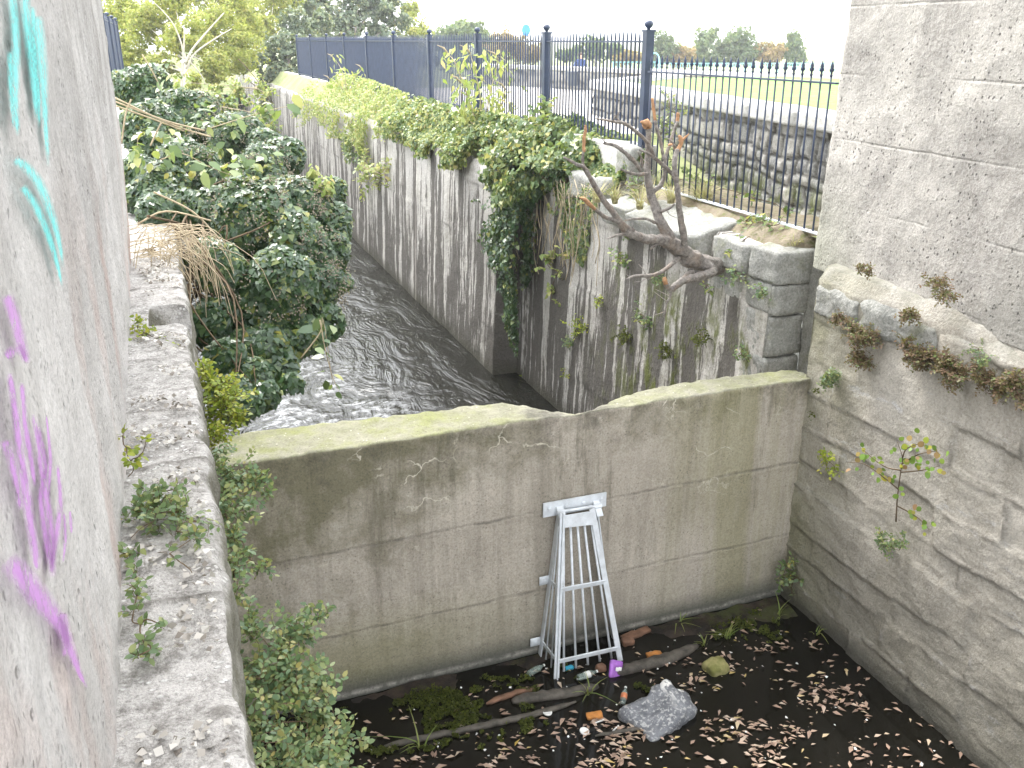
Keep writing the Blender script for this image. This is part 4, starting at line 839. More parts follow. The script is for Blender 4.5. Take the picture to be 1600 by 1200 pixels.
for sgn, (ft, fb, bt, bb) in ((0, (lt, lb_, lbk, lw)), (1, (rt, rb_, rbk, rw))):
    for f in (.33, .66): MB().tube([lerp(lerp(ft, fb, .1), lerp(bt, bb, .1), f), lerp(lerp(ft, fb, .97), lerp(bt, bb, .97), f)], .0075, 6).build('side_bar', M['galv'], rack, True)
    MB().bar(lerp(ft, fb, .88), lerp(bt, bb, .9), .03, .01, up=(1, 0, 0)).build('side_rail', M['galv'], rack); MB().bar(lerp(ft, fb, .45), lerp(bt, bb, .47), .03, .01, up=(1, 0, 0)).build('side_rail', M['galv'], rack)
for q in ((236, 556), (188, 876)):
    c = at(*zr(*q), Y, 5.435); o = rblock('fixing_lug', c+np.array([.0, 0, 0]), (.085, .008, .075), (0, 0, 0), .003, 0, 1, M['galv'], rack, 2); MB().lathe(c+np.array([0, -.006, 0]), [(.016, 0), (.016, .004), (.01, .004), (.01, .012)], 6, (0, -1, 0)).build('bolt', M['galv'], o)
MB().tube([lbk+np.array([-.01, -.03, 0]), rbk+np.array([.01, -.03, 0])], .014, 10).build('hinge_rod', M['galv'], rack, True)
for p in (lbk, rbk): MB().bar(p+np.array([0, .0, .03]), p+np.array([0, -.08, -.06]), .012, .05, up=(1, 0, 0)).build('hinge_bracket', M['galv'], rack); MB().lathe(p+np.array([-.03, -.03, 0]), [(.02, 0), (.02, .06)], 6, (1, 0, 0)).build('nut', M['galv'], rack)
under(rack)

# ================================================================== LITTER AND DEBRIS IN THE POOL
PZ = -4.495
def pp(px, py, dz=0.): return at(px, py, Z, PZ+dz)+np.array([0, 0, 0])
GL = NT('bottle_plastic'); M['bottle'] = GL.pbr((.62, .74, .68), .12, trans=.75, ior=1.25, spec=.6)
M['bottlepink'] = plain('orange_wrapper', (.62, .22, .10), .4, 0, .2, 20); M['white'] = plain('white_plastic', (.78, .78, .76), .5, 0, .05, 10); M['purple'] = plain('purple_wrapper', (.34, .12, .50), .35, 0, .3, 20, .5, .5)
M['blue'] = plain('blue_plastic', (.05, .42, .62), .4, 0, .1, 9); M['orange'] = plain('rusty_orange', (.45, .19, .05), .8, 0, .4, 14, .3, .5); M['drift'] = plain('wet_driftwood', (.09, .08, .066), .7, 0, .6, 16, .4, .9); M['brownwood'] = plain('brown_board', (.20, .11, .07), .7, 0, .4, 12, .3, .6)
M['tin'] = plain('dull_tin', (.55, .54, .50), .5, .3, .3, 20)
def bottle(px, py, ang, L, lab, wrap, col='bottle', tilt=0.):
    c = pp(px, py, .018); d = np.array([math.cos(ang)*math.cos(tilt), math.sin(ang)*math.cos(tilt), math.sin(tilt)]); r = L*.15
    t = thing('plastic_bottle', lab, 'bottle', 'bottles floating by the trash screen', loc=c)
    MB().lathe(c-d*L/2, [(r*.8, 0), (r, L*.03), (r*.95, L*.2), (r, L*.4), (r, L*.62), (r*.75, L*.74), (r*.4, L*.85), (r*.36, L*.95)], 14, d).build('bottle_body', M[col], t, True)
    MB().lathe(c+d*L*.45, [(r*.42, 0), (r*.42, L*.07), (r*.3, L*.075)], 12, d).build('cap', M['white'], t, True)
    if wrap: MB().lathe(c-d*L*.15, [(r*1.01, 0), (r*1.02, .002), (r*1.02, L*.26), (r*1.01, L*.262)], 14, d).build('wrapper', M[wrap], t, True)
    under(t)
bottle(838, 1046, .35, .16, 'clear greenish bottle with no wrapper lying left of the trash screen', None)
bottle(918, 1054, .12, .17, 'clear bottle with a white wrapper floating in front of the trash screen', 'white')
bottle(975, 1088, .95, .16, 'clear bottle with an orange wrapper tilted beside the white-splashed boulder', 'bottlepink', tilt=.25)
c = pp(962, 1046, .03); o = rblock('snack_packet', c, (.10, .03, .13), (-.55, .3, -.2), .012, .008, 9, M['purple'], None, 6, 3); tag(o, 'crumpled purple and white snack packet at the foot of the trash screen', 'packet')
for k, (dx, dz) in enumerate(((-.012, .03), (.014, .024), (-.008, -.008), (.016, -.02))): rblock('printed_patch', c+np.array([dx+dz*.2, -.022-dz*.5, dz]), (.026, .006, .028), (-.55, .3, -.2), .003, .001, 9, M['white'], o, 2, 3)
for px, py, s_, m, nm, lab, cat in ((889, 1044, (.075, .04, .03), 'blue', 'plastic_scrap', 'bright blue plastic scrap behind the bars of the trash screen', 'plastic scrap'), (939, 1043, (.07, .055, .05), 'brownwood', 'crushed_cup', 'pinkish brown crushed cup between the white-wrapped bottle and the purple packet', 'cup'),
    (1022, 1023, (.12, .05, .035), 'orange', 'brick_piece', 'orange broken brick piece floating right of the trash screen', 'brick piece'), (928, 1118, (.12, .07, .03), 'orange', 'cardboard_scrap', 'orange brown cardboard scrap below the purple packet', 'cardboard'),
    (980, 1002, (.10, .08, .06), 'brownwood', 'driftwood_lump', 'dark brown lump of wood beside the right leg of the trash screen', 'wood lump'), (994, 990, (.26, .07, .03), 'brownwood', 'wood_piece', 'flat brown wood piece against the dam right of the trash screen', 'wood piece'),
    (1118, 1042, (.17, .14, .09), 'moss', 'mossy_stone', 'square yellow-green mossy stone standing in the debris', 'stone')):
    tag(rblock(nm, pp(px, py, s_[2]*.25), s_, (0, 0, random.uniform(-.3, .4)), min(s_)*.35, .012, 12, M[m], None, 6, int(px)), lab, cat)
a = NT('mossy_rock'); c_ = a.mix(a.ramp(a.noise(14, 5), (.4, 0.), (.6, 1.)), (.16, .16, .05), (.30, .28, .12)); M['mossrock'] = a.pbr(c_, .95, a.bump(a.noise(40, 4), .6, .01)); bpy.data.objects['mossy_stone'].data.materials[0] = M['mossrock']
a = NT('splashed_boulder'); n_ = a.noise(7, 5, .7); c_ = a.mix(a.ramp(n_, (.35, 0.), (.65, 1.)), (.08, .085, .10), (.22, .23, .25)); c_ = a.mix(a.ramp(a.noise(40, 4), (.52, 0.), (.62, .8)), c_, (.48, .48, .47))
pw = a.ma('MULTIPLY', a.ramp(a.noise(9, 4, .6, a.sc(a.pos, (1.6, .8, 1))), (.53, 0.), (.55, 1.)), a.rng(a.xyz(2), -4.40, -4.37, 0, 1)); c_ = a.mix(pw, c_, (.82, .81, .78)); M['boulder'] = a.pbr(c_, .55, a.bump(n_, .6, .03), spec=.5)
bc = pp(1030, 1112, .02); tag(rblock('boulder', bc-np.array([0, 0, .045]), (.50, .36, .22), (.1, -.2, .25), .05, .04, 3.2, M['boulder'], None, 12, 77), 'grey boulder with white splashes on top, half sunk in the pool', 'boulder')
def log(p, w, h, m, lab, nm='log', bendk=.03):
    P = spline([pp(x_, y_, .004) for x_, y_ in p], 6); P[:, 2] += RNG.normal(size=len(P))*.003; w_ = np.interp(np.linspace(0, 1, len(P)), [0, .1, .5, .9, 1], [.35, .9, 1, .85, .3])*w
    b = MB(); b.tube(P, w_, 9, True, .35); o = b.build(nm, M[m], None, True); tag(o, lab, 'log'); return o
log([(800, 1097), (840, 1090), (890, 1083), (935, 1072)], .04, .03, 'drift', 'short grey driftwood log in front of the trash screen')
log([(600, 1166), (680, 1150), (760, 1133), (830, 1118), (900, 1097)], .022, .03, 'drift', 'long thin grey driftwood pole crossing the debris on the left')
log([(960, 1052), (1000, 1042), (1050, 1028), (1090, 1008)], .045, .03, 'drift', 'dark sodden log running right from the purple packet')
log([(930, 1150), (1000, 1138), (1060, 1125)], .014, .03, 'drift', 'thin dark stick under the white-splashed boulder')
log([(760, 1100), (800, 1085), (838, 1078)], .02, .03, 'brownwood', 'brown stick behind the short grey driftwood log')
M['lid'] = M['white']
for px, py, r_, lab in ((855, 1113, .035, 'round white lid below the short grey driftwood log'), (913, 1143, .034, 'round dirty white lid nearest to the bottom edge')):
    c = pp(px, py, .006); tag(MB().lathe(c, [(r_*.9, -.004), (r_, 0), (r_, .008), (r_*.85, .010), (r_*.8, .006), (.002, .006)], 18, (.15, -.1, 1)).build('jar_lid', M['white'], None, True), lab, 'lid')
for px, py, an in ((937, 1127, .1), (962, 1138, .5), (1123, 992, .1), (908, 1078-18, 0), (988, 988, .5)):
    c = pp(px, py, .006); d = np.array([math.cos(an), math.sin(an), 0])*.035; tag(MB().tube([c-d, c+d], .0055, 8).build('white_stick', M['white'], None, True), 'short white plastic stick floating in the dark pool', 'stick', 'short white sticks in the pool')
# floating leaves: one layer of litter nobody could count
def scatter(polys, n, thr, sc, seed):
    out = []
    for poly, k in polys:
        x_, y_ = polypts(poly, k*4); P = arr_at(x_, y_, Z, PZ+.004); q = fbm(P*np.array([1.2, 1.9, 1]), sc, seed, 3); P = P[q > thr][:k]; out.append(P)
    return np.vstack(out)
P = scatter([([(900, 1200), (990, 1120), (1080, 1060), (1150, 1000), (1230, 1000), (1300, 1060), (1400, 1120), (1480, 1200)], 400), ([(560, 1200), (640, 1180), (900, 1120), (1100, 1130), (1100, 1200)], 170)], 0, .12, 2.6, 9)
P2 = scatter([([(880, 1210), (1000, 1050), (1160, 960), (1290, 1000), (1560, 1210)], 300)], 0, -1, 2, 3); P3 = scatter([([(560, 1120), (860, 1040), (1200, 945), (1250, 980), (1150, 1060), (900, 1160), (560, 1210)], 150)], 0, -1, 2, 4)
P = np.vstack([P, P2, P3]); P[:, 2] += RNG.random(len(P))*.006
U = np.stack([np.ones(len(P)), -.35+RNG.normal(size=len(P))*.5, 0*P[:, 0]], -1); k = RNG.random(len(P)) < .35; U[k] = RNG.normal(size=(k.sum(), 3))
o = leaves('floating_leaves', P, np.array([0, 0, 1.])+RNG.normal(size=P.shape)*.16, .05*RNG.uniform(.25, 1.5, len(P))**1.2, M['deadleaf'], None, SH_NAR*np.array([1.5, 1])+np.array([0, 0]), 0, U, .2); tag(o, 'fallen brown and yellow leaves drifting on the black pool', 'leaf litter', kind='stuff')
# moss and weed mat over the debris
x_, y_ = polypts([(520, 1110), (700, 1062), (860, 1040), (1010, 1020), (1200, 945), (1230, 985), (1180, 1060), (1090, 1080), (960, 1110), (760, 1180), (560, 1200), (520, 1190)], 60000); P = arr_at(x_, y_, Z, PZ); q = fbm(P, 2.3, 33, 4); q = q+fbm(P, 14, 3, 3)*.35; P, q = P[q > .17], q[q > .17]
P[:, 2] += RNG.random(len(P))*.02*np.clip(q*4, 0, 1); o = leaves('moss_mat', P, np.array([0, 0, 1.])+RNG.normal(size=P.shape)*.7, .016*RNG.uniform(.5, 1.5, len(P)), M['moss'], None, SH_Q, 0); tag(o, 'olive moss and weed mat spread over the sunken debris', 'moss', kind='stuff')
# dark silt bank under it
xs, ys = fine(.6, 4.45, .03), fine(4.0, 5.44, .03); a_, b_ = np.meshgrid(xs, ys, indexing='ij'); P = np.stack([a_, b_, 0*a_], -1); m_ = np.clip((b_-(5.28-.25*a_+.12*a_))/.5, -1, 1); h = -4.53-.05*np.clip((a_-3.0)/.5, 0, 1)*np.clip((5.25-b_)/.2, 0, 1)+.045*m_+fbm(P, 2.2, 31, 4)*.05+fbm(P, 14, 32, 3)*.012; P[..., 2] = h
a = NT('dark_silt'); c_ = a.mix(a.ramp(a.noise(6, 5, .7), (.4, 0.), (.62, 1.)), (.010, .0075, .005), (.045, .03, .02)); c_ = a.mix(a.ramp(a.noise(3, 5, .7, v=a.sc(a.pos, (1, 1, 1), (3, 0, 0))), (.54, 0.), (.62, .7)), c_, (.05, .06, .012)); M['silt'] = a.pbr(c_, .75, a.bump(a.noise(30, 5, .7), .8, .02), spec=.4)
o = mesh('silt_bank', P.reshape(-1, 3), gridF(len(xs), len(ys)), M['silt'], None, True); tag(o, kind='structure')
# pale specks: paper scraps and chips
x_, y_ = polypts([(540, 1120), (1190, 955), (1330, 1040), (1500, 1210), (560, 1210)], 70); P = arr_at(x_, y_, Z, PZ+.012)
o = leaves('litter_chips', P, np.array([0, 0, 1.])+RNG.normal(size=P.shape)*.3, .026*RNG.uniform(.5, 1.3, len(P)), M['white'], None, SH_Q*np.array([1.3, .8]), 0); tag(o, 'tiny white chips and petals scattered over the pool', 'litter chips', kind='stuff')
for px, py, L, n, lab in ((1215, 965, .22, 5, 'long thin grass tuft under the corner plant'), (1135, 1000, .15, 9, 'bushy grass tuft above the mossy stone'), (660, 1170, .26, 5, 'lone tall grass blades by the long driftwood pole'), (920, 1085, .16, 8, 'grass tuft just below the trash screen'), (1275, 990, .12, 7, 'small grass tuft beside the foot of the right lock wall'), (1060, 975, .14, 7, 'grass tuft against the dam foot right of the trash screen'), (1100, 1008, .1, 8, 'shortest grass tuft left of the mossy stone')):
    t = thing('grass_tuft', lab, 'grass tuft', 'grass tufts in the pool', loc=pp(px, py)); blades('blades', [pp(px, py, -.01)], n, L, .012, M['blade'], t, 1.2); under(t)
# ================================================================== VEGETATION, NEAR
def B(l, ax=Y): return [(lambda c_r: (c_r[0], (c_r[1],)*3))(pxr(x_, y_, ax, v, r_)) for x_, y_, v, r_ in l]
# the big ivy bush over the left bank
ib = B([(228, 150, 14, 50), (300, 190, 13, 55), (240, 215, 12, 55), (365, 225, 12, 52), (300, 270, 10.5, 62), (405, 280, 10.5, 55), (465, 325, 9, 52), (390, 345, 8.8, 72), (465, 395, 8.5, 66), (500, 445, 8.3, 44), (420, 470, 8.1, 72), (350, 420, 8.1, 52),
        (520, 300, 9.4, 30), (515, 360, 9.0, 42), (520, 400, 8.7, 38), (530, 440, 8.5, 24), (450, 250, 11, 36), (445, 440, 8.0, 60), (340, 330, 9.2, 50), (300, 340, 9.4, 40), (440, 530, 7.9, 46), (385, 635, 6.8, 30), (415, 615, 7.0, 26), (360, 645, 6.6, 22), (455, 600, 7.2, 22), (260, 320, 9.6, 44), (285, 260, 11, 40), (225, 275, 10.8, 40), (230, 190, 13, 36), (215, 310, 9.8, 24), (320, 400, 8.5, 34), (420, 230, 11.5, 34), (500, 500, 8.1, 34), (350, 610, 6.9, 28), (395, 590, 7.3, 40),
        (400, 545, 7.7, 52), (352, 560, 7.4, 42), (478, 520, 7.9, 36), (375, 610, 7.0, 32), (440, 580, 7.5, 30), (250, 300, 9.8, 50), (250, 335, 9.3, 40), (330, 500, 7.9, 38), (196, 140, 15, 30)])
ivyt = thing('ivy_bush', 'huge dark green ivy bush with seed heads overhanging the canal from the left bank', 'ivy bush', loc=(.2, 9, -1.6))
P, N = blob_pts(ib, 1900, .62, .34, 2.0, 3, .0); k = ~((P[:, 2] < -2.7) & (fbm(P, 3.6, 7, 3) < .03+.25*np.clip((-2.9-P[:, 2]), 0, .6))) & (P[:, 1] > 6.05); P, N = P[k], N[k]; N = nrm(N+np.array([-.1, -.5, .75])+RNG.normal(size=N.shape)*.5)
leaves('foliage', P, N, .062*RNG.uniform(.5, 1.25, len(P)), M['ivy'], ivyt, SH_IVY, .9)
P, N = blob_pts(B([(330, 235, 11.5, 70), (420, 300, 10, 50), (370, 300, 9.6, 60), (500, 290, 9.0, 20), (250, 250, 10, 60), (290, 150, 13, 60)]), 90, .9, .5, 2, 30, -.08); leaves('young_leaves', P+np.array([0, -.1, .1]), N+np.array([0, -.5, 1])+RNG.normal(size=N.shape)*.5, .12*RNG.uniform(.5, 1.2, len(P)), M['ivyl'], ivyt, SH_OV, 1.2)
P, N = blob_pts(B([(505, 290, 8.9, 22), (490, 270, 9.0, 16), (515, 300, 8.9, 12)]), 420, .4, .9, 4, 31); leaves('autumn_leaves', P, N+np.array([0, -.6, .6])+RNG.normal(size=N.shape)*.5, .07*RNG.uniform(.5, 1.2, len(P)), M['ivyy'], ivyt, SH_OV, 1)
c0 = np.array([.05, 8.2, -1.9]); b = MB()
for c, r in ib:
    for i in range(1): e = np.array(c)+np.array(r)*RNG.normal(size=3)*.3; b.tube(spline([c0+RNG.normal(size=3)*.2, (c0+e)/2+RNG.normal(size=3)*.2, e], 4), np.linspace(.012, .004, 9), 5)
b.build('stem', M['stem'], ivyt, True)
b = MB()
for i in range(260):
    c, r = ib[random.choice([5, 6, 7, 8, 9, 10, 1, 3, 4])]; d = nrm(RNG.normal(size=3)+np.array([.3, -.9, .4])); p = np.array(c)+d*np.array(r)*1.02
    for q in range(11): w = p+RNG.normal(size=3)*.032; b.lathe(w, [(.003, -.007), (.008, 0), (.003, .007)], 5)
b.build('seed_heads', M['berry'], ivyt)
under(ivyt)
# tall shoots with big leaves near the bush
def shoot(nm, lab, pts, yy, m, size, grp=None, cat='plant', n=10, r=.006, stem='twig', shape=SH_OV):
    Q = spline([at(x_, y_, Y, yy) for x_, y_ in pts], 4); t = thing(nm, lab, cat, grp, loc=Q[0]); MB().tube(Q, np.linspace(r, r*.35, len(Q)), 5).build('stem', M[stem], t, True)
    k = np.linspace(len(Q)*.25, len(Q)-1, n).astype(int); P = Q[k]+RNG.normal(size=(n, 3))*size*.4; leaves('foliage', P, RNG.normal(size=(n, 3))*.6+np.array([0, -.6, .7]), size*RNG.uniform(.6, 1.2, n), m, t, shape, 1.5); under(t)
for pts, yy, m, s_, lab, n in (([(330, 200), (400, 178), (440, 168), (462, 165)], 10.5, 'ivyl', .17, 'arching shoot with large drooping pale leaves in front of the far canal wall', 9), ([(470, 560), (500, 520), (505, 500), (520, 600)], 7.2, 'ivy', .14, 'shoot with dark pointed leaves hanging over the water below the ivy bush', 7), ([(500, 500), (508, 545), (520, 590), (530, 612)], 7.0, 'ivyl', .10, 'trailing shoot with pale leaves hanging lowest over the canal water', 8),
    ([(250, 250), (285, 240), (330, 262), (380, 280)], 9.2, 'ivyl', .16, 'arching shoot with large pale leaves across the middle of the ivy bush', 14)): shoot('leafy_shoot', lab, pts, yy, M[m], s_, n=n)
t = thing('dead_bramble', 'tangle of pale dead bramble canes leaning across the ivy bush beside the left pier', 'dead canes', loc=at(200, 380, Y, 7.8))
for pts, yy in (([(178, 152), (240, 182), (290, 202), (330, 214)], 9.4), ([(178, 158), (230, 178), (270, 192), (320, 204)], 9.4), ([(180, 165), (250, 190), (288, 205)], 9.4), ([(205, 155), (196, 180), (190, 225)], 9.3), ([(252, 192), (242, 212), (235, 228)], 9.3), ([(222, 85), (236, 108), (250, 135)], 13), ([(240, 300), (300, 330), (340, 370)], 8.4), ([(215, 350), (260, 330), (330, 345)], 8.3)):
    MB().tube(spline([at(x_, y_, Y, yy) for x_, y_ in pts], 4), .008, 5).build('cane', M['twig'], t, True)
under(t)
t = thing('dry_stem_tuft', 'cascade of dry straw-coloured stems spilling over the ledge end', 'dry stems', loc=at(260, 400, Y, 7.6)); b = MB()
for i in range(95):
    x_, y_ = random.uniform(225, 330), random.uniform(350, 400); yy = random.uniform(7.3, 8.0); dx, dy = random.gauss(25, 28), random.uniform(25, 120)
    b.tube(spline([at(x_-random.uniform(10, 50), y_+random.uniform(0, 14), Y, yy), at(x_, y_, Y, yy-.05), at(x_+dx*.7, y_+dy*.4, Y, yy-.12), at(x_+dx, y_+dy, Y, yy-.1)], 3), random.uniform(.002, .0042), 3, False)
b.build('stems', M['twig'], t); under(t)
# plants on and below the left ledge
ZT = -1.60
def P_(name, lab, cat, l, ax, dens, size, m, **k): return plant(name, lab, cat, B(l, ax), dens, size, M[m], **k)
P_('ledge_shrub', 'bright lime green shrub hanging from the ledge just above the dam', 'shrub', [(330, 600, 5.1, 26), (318, 585, 5.15, 16), (350, 625, 5.0, 26), (335, 650, 4.95, 26), (372, 655, 5.0, 16), (355, 600, 5.1, 14), (340, 680, 4.8, 18)], Y, 1500, .035, 'lime', up=.8, gap=.1, cover=6, stems=14, lump=.8)
P_('trailing_shrub', 'small-leaved shrub trailing over the ledge edge in front of the left end of the dam', 'shrub', [(335, 715, 4.6, 20), (365, 745, 4.4, 28), (400, 755, 4.3, 18), (345, 770, 4.3, 24), (350, 800, 4.0, 22), (378, 800, 4.0, 18), (420, 770, 4.3, 8), (355, 840, 3.8, 22), (385, 870, 3.7, 14), (365, 890, 3.5, 20), (412, 890, 3.6, 12), (360, 930, 3.3, 18)], Y, 1900, .032, 'coto', up=.7, gap=.12, cover=6, stems=20, lump=.8)
P_('hanging_shrub', 'large bushy green shrub hanging down the lock wall in the bottom left corner', 'shrub', [(395, 985, 3.1, 30), (420, 1010, 3.05, 40), (460, 985, 3.1, 26), (495, 965, 3.15, 14), (510, 948, 3.2, 8), (400, 1060, 2.9, 45), (450, 1065, 2.9, 42), (500, 1075, 2.95, 26), (425, 1130, 2.75, 55), (480, 1130, 2.8, 42), (520, 1110, 2.85, 22), (415, 1190, 2.6, 55), (480, 1190, 2.65, 50), (540, 1150, 2.8, 22), (565, 1155, 2.8, 10), (520, 1195, 2.7, 26), (385, 1120, 2.75, 26)], Y, 2600, .030, 'coto', up=.6, gap=.06, cover=6.5, stems=34, lump=.8, shell=.35)
P_('ledge_creeper', 'creeper with yellowing leaves sprawling across the middle of the left ledge', 'creeper', [(x_, y_, ZT+.03, r_) for x_, y_, r_ in ((215, 800, 18), (250, 790, 20), (280, 800, 22), (310, 815, 22), (240, 815, 20), (275, 830, 18), (300, 840, 14), (205, 840, 16), (225, 770, 14), (270, 765, 12), (265, 865, 10), (285, 880, 12), (300, 895, 8))], Z, 2800, .030, 'coto', up=1., gap=.05, cover=6, stems=16, lump=.7)
P_('pier_foot_creeper', 'green leafy creeper running along the foot of the left pier', 'creeper', [(x_, y_, ZT+.02, r_) for x_, y_, r_ in ((205, 870, 13), (212, 900, 15), (215, 930, 16), (208, 960, 12), (220, 975, 11), (225, 1005, 13), (235, 1015, 12), (250, 975, 9), (215, 1025, 7))], Z, 3200, .030, 'coto', up=1., gap=.05, cover=5, stems=10, lump=.7)
P_('pier_foot_sprout', 'upright yellowish sprout growing between ledge and left pier', 'sprout', [(192, 680, -1.45, 9), (198, 700, -1.5, 11), (204, 720, -1.52, 11), (200, 745, -1.56, 12), (215, 715, -1.5, 7), (228, 690, -1.45, 5)], Z, 2800, .032, 'lime', up=.4, gap=.1, stems=8)
P_('slot_plant', 'low yellow-green plant in the slot of the left ledge', 'plant', [(215, 508, -1.58, 9), (228, 520, -1.6, 10), (250, 532, -1.62, 10), (275, 538, -1.63, 8), (292, 540, -1.65, 9), (212, 530, -1.6, 8)], Z, 2600, .032, 'lime', up=.7, gap=.1, cover=6, stems=6)
# leaf and grit litter lying on the ledge
n_ = 2600; yy_ = RNG.uniform(1.2, 7.6, n_); xx_ = RNG.uniform(-.30, -.03, n_); P = np.stack([xx_, yy_, xx_*0-1.607], -1); q_ = fbm(P*np.array([1, 2.2, 1]), 2.1, 91, 3)+fbm(P, 9, 92, 2)*.3; k_ = (q_ > .02) & ~((yy_ > SY0-.03) & (yy_ < SY1+.03)); P = P[k_]; P[:, 2] += RNG.random(len(P))*.018
M['flake'] = leafmat('pale_litter', [(0, (.12, .10, .085)), (.3, (.30, .27, .24)), (.55, (.50, .47, .43)), (1, (.68, .66, .62))], .8, .05, .2)
o = leaves('ledge_litter', P, np.array([0, 0, 1.])+RNG.normal(size=P.shape)*.45, .022*RNG.uniform(.4, 1.4, len(P)), M['flake'], None, SH_Q*np.array([1.4, 1]), 0); tag(o, 'pale flakes, twigs and grit strewn along the left ledge', 'litter', kind='stuff')
# ivy over the canal wall top
def wallpts(poly, n, thick, xa=4.46, xb=4.10):
    x_, y_ = polypts(poly, n); P = arr_at(x_, y_, X, xa); f = P[:, 1] > 11.7; P[f] = arr_at(x_, y_, X, xb)[f]
    kk = fbm(P*np.array([1, 1, .6]), 1.9, 45, 3) > -.14+.30*np.clip(-1.65-P[:, 2], 0, 1.2)*(P[:, 1] > 11.7)-.6*(P[:, 1] < 11.2)*(P[:, 2] < -2); P = P[kk]
    up = P[:, 2] > -1.62; P2 = P.copy()
    # climb back over the top of the wall
    P2[up, 0] += (P[up, 2]+1.62)*1.0; P2[up] = P2[up]; lump = np.clip(.55+fbm(P, 2.0, 44, 3)*1.3, 0.05, 1.3)
    o = lump*thick*RNG.random(len(P))**.6; N = np.tile([-1., -.25, .35], (len(P), 1)); N[up] = [-.5, -.3, .8]; d = CF*0; P2[:, 0] -= o*.8; P2[:, 2] += o*.35*up
    return P2, N
def ivycover(name, lab, polys, m, size, base, cat='ivy'):
    t = thing(name, lab, cat, loc=base)
    for (poly, n, th, mm, sz, sh) in polys:
        P, N = wallpts(poly, n, th); leaves('foliage', P, N+RNG.normal(size=N.shape)*.5, sz*RNG.uniform(.6, 1.25, len(P)), M[mm], t, sh, 1.0)
    return t
t = ivycover('wall_ivy', 'yellow-green sunlit creeper covering the far half of the canal wall top', [([(462, 150), (500, 118), (545, 130), (600, 150), (650, 172), (700, 178), (760, 190), (765, 250), (735, 262), (700, 262), (665, 235), (640, 228), (600, 205), (590, 222), (572, 245), (545, 215), (520, 215), (495, 180), (475, 200), (462, 180)], 30000, .34, 'ivyy', .066, SH_OV), ([(600, 150), (700, 180), (760, 195), (765, 250), (700, 262), (640, 228), (600, 200)], 11000, .38, 'ivyl', .062, SH_IVY), ([(530, 205), (560, 215), (575, 240), (570, 262), (548, 250)], 700, .3, 'ivyl', .08, SH_IVY)], 0, 0, (4.1, 16, -1.6))
under(t)
t = ivycover('wall_ivy', 'dark green ivy mass at the gate recess with a long curtain hanging to the water', [([(725, 200), (790, 195), (840, 188), (865, 200), (905, 215), (950, 228), (965, 248), (950, 285), (915, 290), (880, 270), (850, 300), (800, 300), (765, 285), (745, 262), (720, 245)], 15000, .32, 'ivyl', .060, SH_IVY), ([(750, 225), (850, 225), (905, 250), (870, 300), (848, 320), (840, 400), (835, 435), (822, 480), (812, 535), (800, 530), (800, 470), (785, 430), (768, 395), (772, 330), (745, 285)], 9500, .3, 'ivy', .056, SH_IVY), ([(760, 215), (900, 225), (880, 280), (840, 320), (780, 320)], 2600, .6, 'ivyl', .07, SH_IVY), ([(800, 440), (822, 445), (812, 560), (800, 540)], 400, .15, 'ivy', .05, SH_IVY), ([(860, 270), (960, 262), (945, 300), (925, 350), (912, 420), (890, 395), (880, 340), (862, 330)], 1500, .12, 'ivyl', .05, SH_IVY), ([(772, 300), (800, 310), (800, 480), (780, 450), (765, 400)], 500, .1, 'ivyl', .045, SH_IVY)], 0, 0, (4.3, 10.5, -1.6))
b = MB()
for i in range(46):
    x_, y_ = random.uniform(770, 935), random.uniform(270, 320); q = [at(x_, y_, X, 4.38)]; 
    for k in range(4): x_ += random.gauss(0, 5); y_ += random.uniform(12, 45); q.append(at(x_, y_, X, 4.40+random.uniform(-.05, .03)))
    b.tube(spline(q, 3), .005, 4)
b.build('vine', M['twig'], t, True); under(t)
P_('post_ivy', 'ivy climbing the foot of the nearest middle fence post', 'ivy', [(848, 195, 11.2, 22), (850, 172, 11.3, 14), (852, 152, 11.35, 9), (838, 205, 11.1, 16)], Y, 900, .085, 'ivyl', shape=SH_IVY, up=.3, stems=3)
# buddleias in front of the fence
def buddleia(lab, pts, yy, n, size, m='ivyy'):
    t = thing('buddleia', lab, 'shrub', loc=at(*pts[0][0], Y, yy)); b = MB(); PP = []
    for p in pts:
        Q = spline([at(x_, y_, Y, yy+random.uniform(-.2, .2)) for x_, y_ in p], 4); b.tube(Q, np.linspace(.012, .004, len(Q)), 5); PP.append(Q[int(len(Q)*.2):][RNG.integers(0, int(len(Q)*.8), n)])
        b.tube([Q[-1], Q[-1]+np.array([-.06, 0, .08]), Q[-1]+np.array([-.16, 0, .12])], [.012, .016, .003], 5)
    b.build('stem', M['twig'], t, True); P = np.vstack(PP)+RNG.normal(size=(n*len(pts), 3))*.11; leaves('foliage', P, RNG.normal(size=P.shape)+np.array([0, -.5, .5]), size*RNG.uniform(.6, 1.2, len(P)), M[m], t, SH_NAR*np.array([1.5, 1]), 1.2); under(t)
buddleia('tall pale buddleia in front of the fourth fence post from the right', [[(748, 200), (730, 150), (712, 100), (700, 84)], [(752, 200), (750, 150), (742, 110), (735, 84)], [(758, 200), (765, 150), (775, 110), (778, 92)], [(760, 200), (780, 170), (790, 140)], [(745, 200), (725, 175), (720, 130)]], 13.3, 50, .16)
buddleia('small pale buddleia in front of the dense far fence panels', [[(541, 140), (538, 120), (530, 102), (522, 92)], [(548, 138), (556, 120), (566, 108)], [(536, 140), (524, 128), (516, 125)]], 23, 26, .18)
P_('wall_sapling', 'pale yellow-green sapling hanging on the stained far canal wall', 'sapling', [(575, 255, 4.0, 14), (585, 268, 4.0, 18), (570, 280, 4.0, 16), (598, 262, 4.0, 14), (585, 288, 4.0, 10), (602, 285, 4.0, 8)], X, 300, .11, 'ivyy', up=.3, gap=.0, stems=8, stemmat='twig')
